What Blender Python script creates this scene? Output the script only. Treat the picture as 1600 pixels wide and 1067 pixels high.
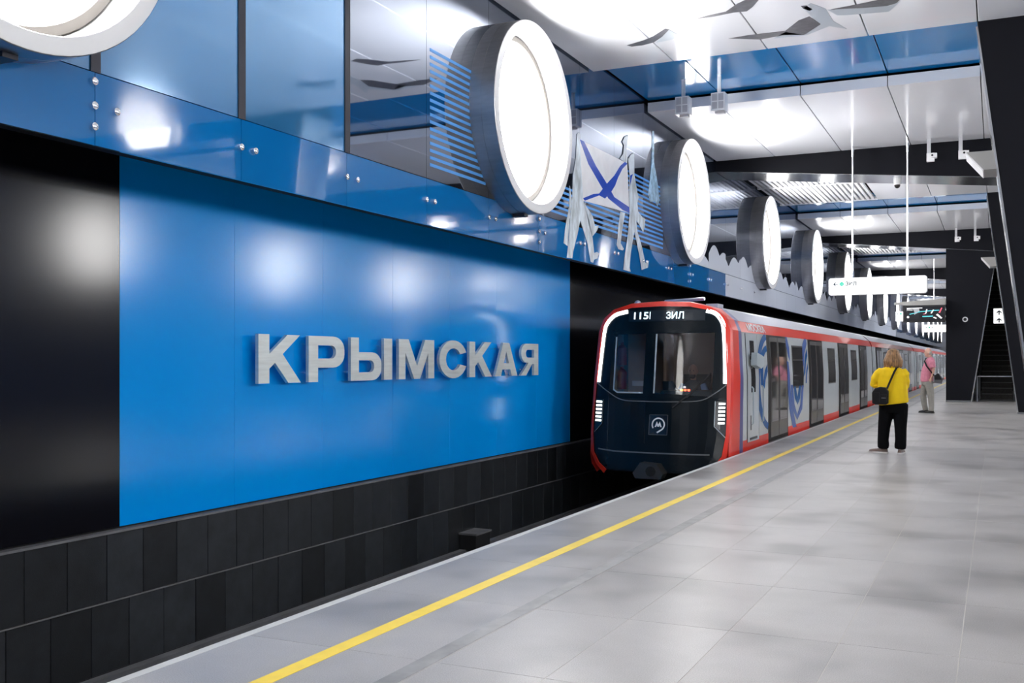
import bpy, bmesh, math, random
from mathutils import Vector, Matrix
random.seed(7)
for o in list(bpy.data.objects): bpy.data.objects.remove(o)
scene = bpy.context.scene
col = scene.collection
# ------------------------------------------------------------------ camera, world, exposure
VX, VY, F, CH = 1557.0, 563.5, 1590.0, 1.5          # vanishing point, focal length in px (1600 wide), eye height
TH = math.atan((VX-800)/F); S_, C_ = math.sin(TH), math.cos(TH)
cd = bpy.data.cameras.new('camera'); cam = bpy.data.objects.new('camera', cd); col.objects.link(cam)
cam.location = (0, 0, CH); cam.rotation_euler = (math.pi/2, 0, TH)
cd.sensor_width = 36; cd.lens = F/1600*36; cd.shift_y = (VY-533.5)/1600; cd.clip_end = 400
scene.camera = cam
w = bpy.data.worlds.new('world'); scene.world = w; w.use_nodes = True
w.node_tree.nodes['Background'].inputs[0].default_value = (.5, .6, .8, 1)
w.node_tree.nodes['Background'].inputs[1].default_value = 0
vs = scene.view_settings
vs.view_transform = 'Standard'; vs.look = 'None'; vs.gamma = 1; vs.use_curve_mapping = False
vs.exposure = 0.62
RING_POWER = 16.0
# ------------------------------------------------------------------ pixel -> place (a pixel gives a direction, a surface the distance)
def ray(x, y):
    k = (x-800)/F
    return Vector((-S_+C_*k, C_+S_*k, (VY-y)/F))
O = Vector((0, 0, CH))
def onX(x, y, X): r = ray(x, y); return O+r*(X/r.x)
def onY(x, y, Y): r = ray(x, y); return O+r*(Y/r.y)
def onZ(x, y, Z): r = ray(x, y); return O+r*((Z-CH)/r.z)
def crop(cx, cy, ox, oy, s): return ox+s*cx, oy+s*cy
# ------------------------------------------------------------------ materials
M = {}
def pm(name, c, rough=.5, metal=0, spec=.5, coat=0, emit=0, var=0, vscale=3, rvar=0, bump=0, bscale=60, objrand=0, ecol=None, stretch=None, coatr=.05):
    m = bpy.data.materials.new(name); m.use_nodes = True; nt = m.node_tree; b = nt.nodes['Principled BSDF']
    L = nt.links.new
    b.inputs['Base Color'].default_value = (*c, 1); b.inputs['Roughness'].default_value = rough
    b.inputs['Metallic'].default_value = metal; b.inputs['Specular IOR Level'].default_value = spec
    b.inputs['Coat Weight'].default_value = coat; b.inputs['Coat Roughness'].default_value = coatr
    if emit:
        b.inputs['Emission Color'].default_value = (*(ecol or c), 1); b.inputs['Emission Strength'].default_value = emit
    if var or rvar or bump or objrand:
        tc = nt.nodes.new('ShaderNodeTexCoord'); mp = nt.nodes.new('ShaderNodeMapping')
        geo = nt.nodes.new('ShaderNodeNewGeometry')
        L(geo.outputs['Position'], mp.inputs['Vector'])
        if stretch: mp.inputs['Scale'].default_value = stretch
    if var or rvar or objrand:
        n = nt.nodes.new('ShaderNodeTexNoise'); n.inputs['Scale'].default_value = vscale; n.inputs['Detail'].default_value = 6
        n.inputs['Roughness'].default_value = .6
        L(mp.outputs[0], n.inputs['Vector'])
        mr = nt.nodes.new('ShaderNodeMapRange'); mr.inputs[1].default_value = .3; mr.inputs[2].default_value = .7
        mr.inputs[3].default_value = 1-var; mr.inputs[4].default_value = 1+var
        L(n.outputs['Fac'], mr.inputs[0])
        fac = mr.outputs[0]
        if objrand:
            oi = nt.nodes.new('ShaderNodeObjectInfo'); m2 = nt.nodes.new('ShaderNodeMapRange')
            m2.inputs[3].default_value = 1-objrand; m2.inputs[4].default_value = 1+objrand
            L(oi.outputs['Random'], m2.inputs[0])
            mu = nt.nodes.new('ShaderNodeMath'); mu.operation = 'MULTIPLY'; L(fac, mu.inputs[0]); L(m2.outputs[0], mu.inputs[1]); fac = mu.outputs[0]
        vm = nt.nodes.new('ShaderNodeVectorMath'); vm.operation = 'SCALE'; vm.inputs[0].default_value = c
        L(fac, vm.inputs['Scale']); L(vm.outputs[0], b.inputs['Base Color'])
        if rvar:
            m3 = nt.nodes.new('ShaderNodeMapRange'); m3.inputs[1].default_value = .3; m3.inputs[2].default_value = .7
            m3.inputs[3].default_value = max(.02, rough-rvar); m3.inputs[4].default_value = rough+rvar
            L(n.outputs['Fac'], m3.inputs[0]); L(m3.outputs[0], b.inputs['Roughness'])
    if bump:
        n2 = nt.nodes.new('ShaderNodeTexNoise'); n2.inputs['Scale'].default_value = bscale; L(mp.outputs[0], n2.inputs['Vector'])
        bp = nt.nodes.new('ShaderNodeBump'); bp.inputs['Strength'].default_value = bump; bp.inputs['Distance'].default_value = .01
        L(n2.outputs['Fac'], bp.inputs['Height']); L(bp.outputs[0], b.inputs['Normal'])
    M[name] = m; return m
def mirror_glass(name, base, tint, fac, rough):
    m = bpy.data.materials.new(name); m.use_nodes = True; nt = m.node_tree; L = nt.links.new
    out = nt.nodes['Material Output']; nt.nodes.remove(nt.nodes['Principled BSDF'])
    d = nt.nodes.new('ShaderNodeBsdfDiffuse'); d.inputs[0].default_value = (*base, 1)
    g = nt.nodes.new('ShaderNodeBsdfGlossy'); g.inputs[0].default_value = (*tint, 1); g.inputs['Roughness'].default_value = rough
    mx = nt.nodes.new('ShaderNodeMixShader'); mx.inputs[0].default_value = fac
    L(d.outputs[0], mx.inputs[1]); L(g.outputs[0], mx.inputs[2]); L(mx.outputs[0], out.inputs[0]); M[name] = m; return m
def clear_glass(name, tint=(1, 1, 1), refl=.08):
    m = bpy.data.materials.new(name); m.use_nodes = True; nt = m.node_tree; L = nt.links.new
    out = nt.nodes['Material Output']; nt.nodes.remove(nt.nodes['Principled BSDF'])
    t = nt.nodes.new('ShaderNodeBsdfTransparent'); t.inputs[0].default_value = (*tint, 1)
    g = nt.nodes.new('ShaderNodeBsdfGlossy'); g.inputs['Roughness'].default_value = .03
    fr = nt.nodes.new('ShaderNodeFresnel'); fr.inputs[0].default_value = 1.45
    ad = nt.nodes.new('ShaderNodeMath'); ad.operation = 'ADD'; ad.inputs[1].default_value = refl; ad.use_clamp = True
    mx = nt.nodes.new('ShaderNodeMixShader')
    L(fr.outputs[0], ad.inputs[0]); L(ad.outputs[0], mx.inputs[0]); L(t.outputs[0], mx.inputs[1]); L(g.outputs[0], mx.inputs[2]); L(mx.outputs[0], out.inputs[0]); M[name] = m; return m
pm('granite', (.385, .37, .36), rough=.345, var=.15, vscale=1.1, rvar=.035, objrand=.06, spec=.5)
def stain(mname):                                  # worn streaks and grey smudges across the paving
    nt = M[mname].node_tree; L = nt.links.new; b = nt.nodes['Principled BSDF']; src = b.inputs['Base Color'].links[0].from_socket
    geo = nt.nodes.new('ShaderNodeNewGeometry'); mp = nt.nodes.new('ShaderNodeMapping'); mp.inputs['Scale'].default_value = (.9, .9, 1); L(geo.outputs['Position'], mp.inputs[0])
    n = nt.nodes.new('ShaderNodeTexNoise'); n.inputs['Scale'].default_value = 1.1; n.inputs['Detail'].default_value = 2; n.inputs['Roughness'].default_value = .5; L(mp.outputs[0], n.inputs['Vector'])
    r = nt.nodes.new('ShaderNodeMapRange'); r.interpolation_type = 'SMOOTHSTEP'; r.inputs[1].default_value = .46; r.inputs[2].default_value = .74; r.inputs[3].default_value = 1.03; r.inputs[4].default_value = .62; L(n.outputs['Fac'], r.inputs[0])
    g = nt.nodes.new('ShaderNodeTexNoise'); g.inputs['Scale'].default_value = 160; g.inputs['Detail'].default_value = 2; L(geo.outputs['Position'], g.inputs['Vector'])
    r2 = nt.nodes.new('ShaderNodeMapRange'); r2.inputs[1].default_value = .3; r2.inputs[2].default_value = .7; r2.inputs[3].default_value = .80; r2.inputs[4].default_value = 1.18; L(g.outputs['Fac'], r2.inputs[0])
    m = nt.nodes.new('ShaderNodeMath'); m.operation = 'MULTIPLY'; L(r.outputs[0], m.inputs[0]); L(r2.outputs[0], m.inputs[1])
    v = nt.nodes.new('ShaderNodeVectorMath'); v.operation = 'SCALE'; L(src, v.inputs[0]); L(m.outputs[0], v.inputs['Scale']); L(v.outputs[0], b.inputs['Base Color'])
stain('granite')
pm('granite_dark', (.30, .295, .29), rough=.45, var=.25, vscale=4, bump=.1, bscale=90)
pm('joint', (.52, .50, .46), rough=.7)
pm('edge_stone', (.62, .62, .61), rough=.5, var=.08)
pm('yellow_paint', (.98, .72, .07), rough=.42, var=.08, vscale=5)
pm('stone_tile', (.020, .023, .027), rough=.42, var=.3, vscale=6, objrand=.45, bump=.15, bscale=120)
pm('stone_ledge', (.17, .17, .18), rough=.5, var=.2)
pm('grout', (.05, .05, .055), rough=.9)
pm('blue_panel', (.0, .37, 1.0), rough=.15, spec=.5, bump=.01, bscale=3)
pm('black_panel', (.006, .006, .009), rough=.15, spec=.5)
pm('blue_glass', (.001, .18, .52), rough=.06, spec=.6, coat=1, coatr=.02)
mirror_glass('mirror_dark', (.010, .014, .024), (.72, .78, .90), .55, .025)
mirror_glass('pale_glass', (.74, .79, .88), (.85, .9, 1), .25, .06)
mirror_glass('mirror_blue', (.04, .30, .68), (.55, .76, 1.0), .55, .06)
pm('mullion', (.05, .05, .06), rough=.4, metal=.6)
pm('bolt_steel', (.85, .86, .88), rough=.18, metal=1)
pm('drum_steel', (.52, .51, .51), rough=.36, metal=1, var=.1, vscale=4, stretch=(1, .3, 6))
pm('ring_white', (.86, .86, .86), rough=.35)
pm('ring_trim', (.15, .138, .125), rough=.6)
pm('ring_light', (1, 1, 1), rough=.5, emit=RING_POWER, ecol=(1.0, .985, .97))
pm('ceiling_white', (.90, .915, .955), rough=.13, spec=.5)
pm('ceiling_blue', (.008, .28, .70), rough=.10, spec=.6, coat=.5)
pm('ceiling_void', (.012, .013, .016), rough=.7)
pm('beam_black', (.0045, .005, .0085), rough=.6, spec=.18, bump=.1, bscale=200)
pm('chrome', (.72, .74, .76), rough=.16, metal=1)
pm('louvre_white', (.72, .73, .76), rough=.35)
pm('letter_steel', (.72, .77, .76), rough=.45, metal=.35, var=.1, vscale=5, stretch=(1, .4, 5))
pm('gull_dark', (.10, .10, .115), rough=.3, var=.4, vscale=6)
pm('gull_light', (.50, .56, .62), rough=.3)
pm('print_blue', (.05, .26, .80), rough=.2)
pm('print_light_blue', (.12, .40, .90), rough=.2)
pm('print_white', (.92, .93, .95), rough=.2, var=.06, vscale=3)
pm('print_flag_blue', (.01, .075, .55), rough=.2)
pm('print_figure', (.62, .70, .75), rough=.25, var=.45, vscale=7, stretch=(1, 1, .35))
pm('print_lamp', (.35, .55, .72), rough=.25, var=.5, vscale=8)
pm('void_black', (.006, .006, .007), rough=.8)
pm('trackbed', (.02, .02, .021), rough=.9, var=.4, vscale=8)
pm('rail_steel', (.25, .24, .23), rough=.35, metal=1)
pm('train_red', (.86, .032, .012), rough=.3, coat=.2)
pm('train_white', (.70, .76, .79), rough=.22, coat=.4)
pm('train_violet', (.10, .10, .30), rough=.3)
pm('train_roof', (.50, .51, .60), rough=.28, metal=.5)
pm('train_black', (.010, .011, .015), rough=.16, coat=.5)
pm('train_mask', (.003, .007, .011), rough=.2, spec=.22)
pm('train_grey', (.16, .17, .18), rough=.3)
pm('train_under', (.03, .029, .028), rough=.6)
pm('rubber', (.012, .012, .013), rough=.6)
pm('door_frame', (.006, .006, .006), rough=.5, spec=.25)
pm('door_leaf', (.17, .165, .16), rough=.25, metal=.4)
pm('side_glass', (.085, .083, .083), rough=.05, coat=1, spec=.7)  # opaque glass; light of the train interior is painted into its grey base
pm('side_blue', (.015, .13, .40), rough=.25)
pm('side_blue_soft', (.09, .17, .48), rough=.25)
pm('led_white', (1, 1, 1), emit=3, ecol=(.97, 1, 1))
pm('head_led', (1, 1, 1), emit=2.6, ecol=(.9, 1, .95))
pm('display_dark', (.012, .02, .03), rough=.15)
pm('display_text', (.7, .9, 1), emit=1.2, ecol=(.75, .93, 1))
pm('logo_white', (.9, .92, .93), rough=.3)
pm('cab_beige', (.46, .36, .28), rough=.6, var=.08)
pm('cab_grey', (.45, .52, .55), rough=.5)
pm('cab_dark', (.012, .035, .055), rough=.4)
pm('extinguisher_red', (.30, .012, .025), rough=.35)
pm('lamp_red', (1, .1, .05), emit=3, ecol=(1, .12, .05))
pm('lamp_amber', (1, .6, .1), emit=3, ecol=(1, .55, .08))
clear_glass('screen_glass', (.78, .80, .82), .03)
clear_glass('rail_glass', (.85, .92, .95), .06)
pm('sign_white', (1, 1, 1), emit=.75, ecol=(1, 1, 1))
pm('sign_frame', (.55, .56, .58), rough=.3, metal=.8)
pm('sign_green', (.0, .45, .28), rough=.4, emit=.25, ecol=(0, .7, .42))
pm('sign_ink', (.03, .05, .07), rough=.5)
pm('sign_grey', (.45, .50, .55), rough=.5)
pm('screen_black', (.012, .013, .018), rough=.2, emit=.0)
pm('screen_white', (.9, .9, .9), emit=.7)
pm('screen_cyan', (.1, .6, .7), emit=.6, ecol=(.1, .75, .85))
pm('screen_red', (.7, .1, .15), emit=.5)
pm('device_white', (.84, .84, .85), rough=.35)
pm('device_grille', (.48, .47, .50), rough=.6)
pm('rod_steel', (.75, .76, .78), rough=.3, metal=.7)
pm('steel_sheet', (.36, .355, .34), rough=.5, metal=.3)
pm('escalator_step', (.11, .10, .09), rough=.55, metal=.2, var=.3, vscale=20)
pm('skin', (.62, .36, .27), rough=.5)
pm('skin_dark', (.38, .21, .15), rough=.5)
pm('hair_blond', (.32, .17, .07), rough=.5, var=.75, vscale=14, stretch=(3, 3, .5), bump=.4, bscale=40)
pm('hair_grey', (.45, .40, .36), rough=.6)
pm('hair_dark', (.04, .03, .025), rough=.6)
pm('sweater_yellow', (1.0, .66, .002), rough=.8, var=.06, vscale=9, bump=.1, bscale=60)
pm('trousers_black', (.004, .004, .005), rough=.85, spec=.1, bump=.2, bscale=20)
pm('trousers_grey', (.30, .29, .265), rough=.85, var=.1, vscale=8)
pm('shirt_pink', (.62, .22, .30), rough=.8, var=.15, vscale=22)
pm('bag_black', (.006, .006, .008), rough=.4, spec=.3, bump=.3, bscale=30)
pm('bag_grey', (.10, .10, .11), rough=.5)
pm('shoe_tan', (.17, .12, .10), rough=.6)
pm('shoe_sole', (.7, .68, .64), rough=.6)
pm('shoe_black', (.012, .012, .012), rough=.5)
pm('vest_navy', (.02, .025, .045), rough=.7)
pm('shirt_blue', (.22, .36, .62), rough=.7)
pm('opposite_blue', (.02, .10, .30), rough=.3)
pm('end_wall', (.55, .57, .62), rough=.5)
# ------------------------------------------------------------------ mesh helpers
def wloc(o):
    v = Vector((0, 0, 0))
    while o: v = v+o.location; o = o.parent
    return v
class MB:
    def __init__(s): s.v = []; s.f = []
    def add(s, vs, fs):
        n = len(s.v); s.v += [tuple(p) for p in vs]; s.f += [tuple(i+n for i in q) for q in fs]; return s
    def box(s, x0, x1, y0, y1, z0, z1):
        return s.add([(x0, y0, z0), (x1, y0, z0), (x1, y1, z0), (x0, y1, z0), (x0, y0, z1), (x1, y0, z1), (x1, y1, z1), (x0, y1, z1)],
                     [(3, 2, 1, 0), (4, 5, 6, 7), (0, 1, 5, 4), (1, 2, 6, 5), (2, 3, 7, 6), (3, 0, 4, 7)])
    def prism(s, pts, axis, a, b):
        def P(p, t): return (t, p[0], p[1]) if axis == 'x' else (p[0], t, p[1]) if axis == 'y' else (p[0], p[1], t)
        n = len(pts)
        return s.add([P(p, a) for p in pts]+[P(p, b) for p in pts], [tuple(range(n))[::-1], tuple(range(n, 2*n))]+[(i, (i+1) % n, (i+1) % n+n, i+n) for i in range(n)])
    def strip(s, A, B):
        n = len(A); return s.add(list(A)+list(B), [(i, i+1, n+i+1, n+i) for i in range(n-1)])
    def rings(s, rs, cap=True, closed=True):
        n = len(rs[0]); vs = [p for r in rs for p in r]; fs = []
        for j in range(len(rs)-1):
            for i in range(n if closed else n-1):
                a, b = j*n+i, j*n+(i+1) % n; fs.append((a, b, b+n, a+n))
        if cap: fs += [tuple(range(n))[::-1], tuple((len(rs)-1)*n+i for i in range(n))]
        return s.add(vs, fs)
    def tube(s, path, rad, seg=8, squash=None):
        path = [Vector(p) for p in path]; rad = rad if isinstance(rad, (list, tuple)) else [rad]*len(path); rs = []
        up = Vector((0, 0, 1)); d0 = (path[-1]-path[0]).normalized()
        if abs(d0.z) > .9: up = Vector((0, 1, 0))
        for i, p in enumerate(path):
            d = (path[min(i+1, len(path)-1)]-path[max(i-1, 0)]).normalized()
            a = d.cross(up).normalized(); b = a.cross(d).normalized()
            r = rad[i]; ra, rb = (r if isinstance(r, (tuple, list)) else (r, r))
            rs.append([p+a*ra*math.cos(2*math.pi*k/seg)+b*rb*math.sin(2*math.pi*k/seg) for k in range(seg)])
        return s.rings(rs)
    def ell(s, c, r, seg=14, rot=None):
        rs = []; n = seg//2
        for j in range(n+1):
            t = math.pi*j/n; q = max(math.sin(t), .02)
            ring = [Vector((r[0]*q*math.cos(2*math.pi*k/seg), r[1]*q*math.sin(2*math.pi*k/seg), -r[2]*math.cos(t))) for k in range(seg)]
            if rot: ring = [rot @ p for p in ring]
            rs.append([p+Vector(c) for p in ring])
        return s.rings(rs)
    def build(s, name, mat, parent=None, smooth=False, local=False, loc=None, fix=True):
        me = bpy.data.meshes.new(name)
        off = Vector((0, 0, 0))
        if parent and not local: off = wloc(parent)
        if loc is not None: off = Vector(loc)
        me.from_pydata([tuple(Vector(p)-off) for p in s.v], [], s.f)
        if fix:
            bm = bmesh.new(); bm.from_mesh(me); bmesh.ops.recalc_face_normals(bm, faces=bm.faces[:]); bm.to_mesh(me); bm.free()
        me.materials.append(M[mat] if isinstance(mat, str) else mat)
        if smooth:
            for p in me.polygons: p.use_smooth = True
            try: me.set_sharp_from_angle(angle=math.radians(40))
            except Exception: pass
        o = bpy.data.objects.new(name, me); col.objects.link(o)
        if parent: o.parent = parent
        if loc is not None: o.location = loc
        return o
def box(name, mat, x0, x1, y0, y1, z0, z1, parent=None): return MB().box(x0, x1, y0, y1, z0, z1).build(name, mat, parent)
def tag(o, label=None, cat=None, group=None, kind=None):
    if label: o['label'] = label
    if cat: o['category'] = cat
    if group: o['group'] = group
    if kind: o['kind'] = kind
    return o
def struct(o, label=None): o['kind'] = 'structure'; (label and o.__setitem__('label', label)); return o
def empty(name, loc, rz=0):
    o = bpy.data.objects.new(name, None); col.objects.link(o); o.location = loc; o.rotation_euler = (0, 0, rz); o.empty_display_size = .1; return o
def share(src, name, loc, parent):
    o = bpy.data.objects.new(name, src.data); col.objects.link(o); o.parent = parent; o.location = Vector(loc)-wloc(parent); return o
def copy_tree(o, parent=None):
    c = o.copy(); col.objects.link(c); c.parent = parent
    for ch in list(o.children): copy_tree(ch, c)
    return c
def shape(name, polys, thick, mat, parent, frame, local=False):
    """flat outlines (list of closed 2D loops, holes allowed) with thickness; frame maps (u, v, w) to a point"""
    cu = bpy.data.curves.new('tmp', 'CURVE'); cu.dimensions = '2D'; cu.fill_mode = 'BOTH'; cu.extrude = thick/2
    for pl in polys:
        sp = cu.splines.new('POLY'); sp.points.add(len(pl)-1); sp.use_cyclic_u = True
        for q, p in zip(sp.points, pl): q.co = (p[0], p[1], 0, 1)
    t = bpy.data.objects.new('tmp', cu); col.objects.link(t); bpy.context.view_layer.update()
    me = bpy.data.meshes.new_from_object(t.evaluated_get(bpy.context.evaluated_depsgraph_get()))
    bpy.data.objects.remove(t); bpy.data.curves.remove(cu)
    mb = MB(); mb.add([frame(v.co.x, v.co.y, v.co.z+thick/2) for v in me.vertices], [tuple(p.vertices) for p in me.polygons])
    bpy.data.meshes.remove(me)
    return mb.build(name, mat, parent, local=local)
def text_mesh(name, s, size, mat, parent, frame, thick=.002, squeeze=1, bold=0, local=False):
    cu = bpy.data.curves.new('tmp', 'FONT'); cu.body = s; cu.size = size; cu.extrude = thick/2; cu.offset = bold
    cu.align_x = 'LEFT'; cu.resolution_u = 3
    t = bpy.data.objects.new('tmp', cu); col.objects.link(t); bpy.context.view_layer.update()
    me = bpy.data.meshes.new_from_object(t.evaluated_get(bpy.context.evaluated_depsgraph_get()))
    bpy.data.objects.remove(t); bpy.data.curves.remove(cu)
    mb = MB(); mb.add([frame(v.co.x*squeeze, v.co.y, v.co.z+thick/2) for v in me.vertices], [tuple(p.vertices) for p in me.polygons])
    bpy.data.meshes.remove(me)
    return mb.build(name, mat, parent, local=local)
def arc(cx, cy, r, a0, a1, n=16): return [(cx+r*math.cos(math.radians(a0+(a1-a0)*i/n)), cy+r*math.sin(math.radians(a0+(a1-a0)*i/n))) for i in range(n+1)]
def band(path_a, path_b): return path_a+path_b[::-1]
# ------------------------------------------------------------------ key planes of the station
EDGE, WALL, GLASS, ZC = -3.743, -7.0, -6.05, 6.27
MID = 1.53                                        # station axis: the far side mirrors this one
YB, YE = -14.0, 135.0                             # ends of the hall
PER = 16.24; RS = 8.12; R0 = 12.74
def mx(x): return 2*MID-x
# ------------------------------------------------------------------ platform
floor = struct(box('floor', 'joint', EDGE+.02, mx(EDGE)-.02, YB, YE, -1.4, -.0014), 'grey granite station platform')
XJ = [EDGE+.06, -3.08, -2.51]+[-2.51+.585*i for i in range(1, 8)]
YJ0, LY = 4.405, 1.22
protos = {}
def slab(x0, x1, y0, y1):
    key = (round(x1-x0, 3), round(y1-y0, 3)); g = .0022
    if key not in protos:
        b = MB(); a, c = (x1-x0)/2-g, (y1-y0)/2-g; e = .0008
        b.rings([[(-a, -c, -.03), (a, -c, -.03), (a, c, -.03), (-a, c, -.03)], [(-a, -c, -e), (a, -c, -e), (a, c, -e), (-a, c, -e)], [(-a+e, -c+e, 0), (a-e, -c+e, 0), (a-e, c-e, 0), (-a+e, c-e, 0)]])
        o = b.build('floor_slab', 'granite', floor, loc=(0, 0, 0)); o.location = ((x0+x1)/2, (y0+y1)/2, 0); protos[key] = o
    else: share(protos[key], 'floor_slab', ((x0+x1)/2, (y0+y1)/2, 0), floor)
for j in range(-1, 14):
    y0 = YJ0+LY*j
    for i in range(len(XJ)-1): slab(XJ[i], XJ[i+1], y0, y0+LY)
yn, yf = YJ0-LY, YJ0+LY*14
b = MB(); b.box(XJ[0], mx(EDGE)-.02, YB, yn, -.03, 0); b.box(XJ[0], mx(EDGE)-.02, yf, YE, -.03, 0); b.box(XJ[-1], mx(EDGE)-.02, yn, yf, -.03, 0)
b.build('paving_beyond', 'granite', floor)
box('edge_kerb', 'edge_stone', EDGE, EDGE+.06, YB, YE, -.22, 0, floor)
box('platform_face', 'beam_black', EDGE+.015, EDGE+.03, YB, YE, -1.4, -.22, floor)
struct(box('trim_1', 'yellow_paint', -3.142, -3.045, YB, YE, -.002, .002), 'yellow safety line along the platform edge')
struct(box('trim_2', 'granite_dark', -2.62, -2.52, YB, YE, -.002, .0015), 'dark guide strip set in the platform paving')
struct(box('track_bed', 'trackbed', WALL, EDGE+.02, YB, YE, -1.75, -1.5), 'dark track bed below the platform')
for x in (-5.785, -4.265):
    b = MB(); b.prism([(x-.07, -1.5), (x+.07, -1.5), (x+.02, -1.46), (x+.012, -1.36), (x+.035, -1.34), (x+.035, -1.31), (x-.035, -1.31), (x-.035, -1.34), (x-.012, -1.36), (x-.02, -1.46)], 'y', YB, YE)
    struct(b.build('rail', 'rail_steel'), 'steel running rail on the track bed')
b = MB().box(WALL+.06, WALL+.16, YB, YE, -1.24, -1.2); b.box(WALL+.06, WALL+.10, YB, YE, -1.5, -1.24)
struct(b.build('cable_trough', 'stone_ledge'), 'cable trough along the foot of the tiled wall')
e = empty('equipment_box', (WALL+.2, 0, -1.2)); p = onX(748, 842, WALL+.25)
e.location = (WALL+.2, p.y, p.z-.14)
MB().box(WALL+.06, WALL+.32, p.y-.22, p.y+.22, p.z-.14, p.z+.09).build('housing', 'rubber', e)
MB().box(WALL+.05, WALL+.34, p.y-.24, p.y+.24, p.z+.085, p.z+.11).build('lid', 'stone_ledge', e)
MB().box(WALL+.05, WALL+.12, p.y-.05, p.y+.05, -1.22, p.z-.1).build('bracket', 'rubber', e)
tag(e, 'small dark equipment box at the foot of the tiled track wall', 'box')
# ------------------------------------------------------------------ left wall: stone tiles, ledge, black and blue panels
wall = struct(box('wall_left', 'void_black', WALL-.4, WALL-.03, YB, YE, -1.75, 6.9), 'track side wall of the station')
TX = WALL+.05
box('tile_backing', 'grout', WALL-.03, TX-.012, YB, YE, -1.5, .0, wall)
TW = .4155
def tile(y0, y1, z0, z1, key):
    g = .003
    if key not in protos:
        b = MB(); c, h = (y1-y0)/2-g, (z1-z0)/2-g; e = .004
        b.rings([[(-.02, -c, -h), (-.02, c, -h), (-.02, c, h), (-.02, -c, h)], [(-e, -c, -h), (-e, c, -h), (-e, c, h), (-e, -c, h)], [(0, -c+e, -h+e), (0, c-e, -h+e), (0, c-e, h-e), (0, -c+e, h-e)]])
        o = b.build('wall_tile', 'stone_tile', wall, loc=(0, 0, 0)); protos[key] = o
    else:
        o = bpy.data.objects.new('wall_tile', protos[key].data); col.objects.link(o); o.parent = wall
    o.location = (TX+random.uniform(-.0015, .0015), (y0+y1)/2, (z0+z1)/2)
for i in range(-4, 36):
    tile(5.615+TW*i, 5.615+TW*(i+1), -.585, -.005, 'tu'); tile(5.615+TW*(i+.6), 5.615+TW*(i+1.6), -1.2, -.60, 'tl')
yA, yZ = 5.615-TW*4, 5.615+TW*36.6
b = MB(); b.box(TX-.02, TX, YB, yA, -1.2, -.005); b.box(TX-.02, TX, yZ, YE, -1.2, -.005)
tag(b.build('plain_tiling', 'stone_tile', wall))
b = MB().box(WALL-.03, TX+.012, YB, YE, -.005, .016); b.box(TX-.004, TX+.006, YB, YE, -.598, -.587)
b.build('stone_ledge', 'stone_ledge', wall)
PW = 1.5035; Y0 = 6.633
def wpanel(y0, y1, mat):
    g = .0012; b = MB(); e = .0015; z0, z1 = .035, 5.2
    b.rings([[(WALL-.03, y0+g, z0), (WALL-.03, y1-g, z0), (WALL-.03, y1-g, z1), (WALL-.03, y0+g, z1)], [(WALL-e, y0+g, z0), (WALL-e, y1-g, z0), (WALL-e, y1-g, z1), (WALL-e, y0+g, z1)], [(WALL, y0+g+e, z0+e), (WALL, y1-g-e, z0+e), (WALL, y1-g-e, z1-e), (WALL, y0+g+e, z1-e)]])
    return b.build('wall_panel', mat, wall)
for i in range(7): wpanel(Y0+PW*i, Y0+PW*(i+1), 'blue_panel')
for i in range(1, 6): wpanel(Y0-PW*i, Y0-PW*(i-1), 'black_panel')
for i in range(7, 22): wpanel(Y0+PW*i, Y0+PW*(i+1), 'black_panel')
box('plain_panelling', 'black_panel', WALL-.03, WALL, Y0+PW*22, YE, .035, 5.2, wall)
box('plain_panelling', 'black_panel', WALL-.03, WALL, YB, Y0-PW*5, .035, 5.2, wall)
# station name
LH = .515; LZ = 1.262
q = .115; qm = .235                               # stroke widths in letter heights (thin, thick)
def L_K(): return [[(0, 0), (.235, 0), (.235, .30), (.36, .42), (.66, 0), (.95, 0), (.53, .60), (.93, 1), (.64, 1), (.235, .60), (.235, 1), (0, 1)]]
def bowl(x0, x1, y0, y1, r, n=6):
    return [(x0, y0)]+[(x1-r+r*math.cos(a), y0+r+r*math.sin(a)) for a in [(-90+90*i/n)*math.pi/180 for i in range(n+1)]]+[(x1-r+r*math.cos(a), y1-r+r*math.sin(a)) for a in [(90*i/n)*math.pi/180 for i in range(n+1)]]+[(x0, y1)]
def L_R(): return [[(0, 0), (.235, 0), (.235, .31)]+bowl(.24, .93, .31, 1, .30)[1:-1]+[(0, 1)], bowl(.235, .70, .51, .80, .13)]
def L_Y1(): return [[(0, 0)]+bowl(.0, .92, 0, .66, .29)[1:-1]+[(.235, .66), (.235, 1), (0, 1)], bowl(.235, .69, .19, .47, .12)]
def L_I(): return [[(0, 0), (.235, 0), (.235, 1), (0, 1)]]
def L_M(): return [[(0, 0), (.2, 0), (.2, .66), (.47, 0), (.66, 0), (.93, .66), (.93, 0), (1.13, 0), (1.13, 1), (.83, 1), (.565, .33), (.30, 1), (0, 1)]]
def L_S():
    o = [(.5+.5*math.cos(a), .5+.515*math.sin(a)) for a in [math.radians(22+316*i/26) for i in range(27)]]
    i = [(.5+.27*math.cos(a), .5+.30*math.sin(a)) for a in [math.radians(28+304*i/22) for i in range(23)]]
    return [o+i[::-1]]
def L_A(): return [[(0, 0), (.25, 0), (.31, .20), (.66, .20), (.72, 0), (.98, 0), (.62, 1), (.35, 1)], [(.37, .385), (.60, .385), (.485, .74)]]
def L_YA(): return [[(.93, 0), (.93, 1)]+[(.93-p[0], p[1]) for p in bowl(.24, .90, .40, 1, .28)][::-1][1:-1]+[(.42, .40), (0, .0), (.28, 0), (.60, .36), (.70, .36), (.70, 0)], [(.93-p[0], p[1]) for p in bowl(.235, .66, .56, .81, .11)]]
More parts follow.
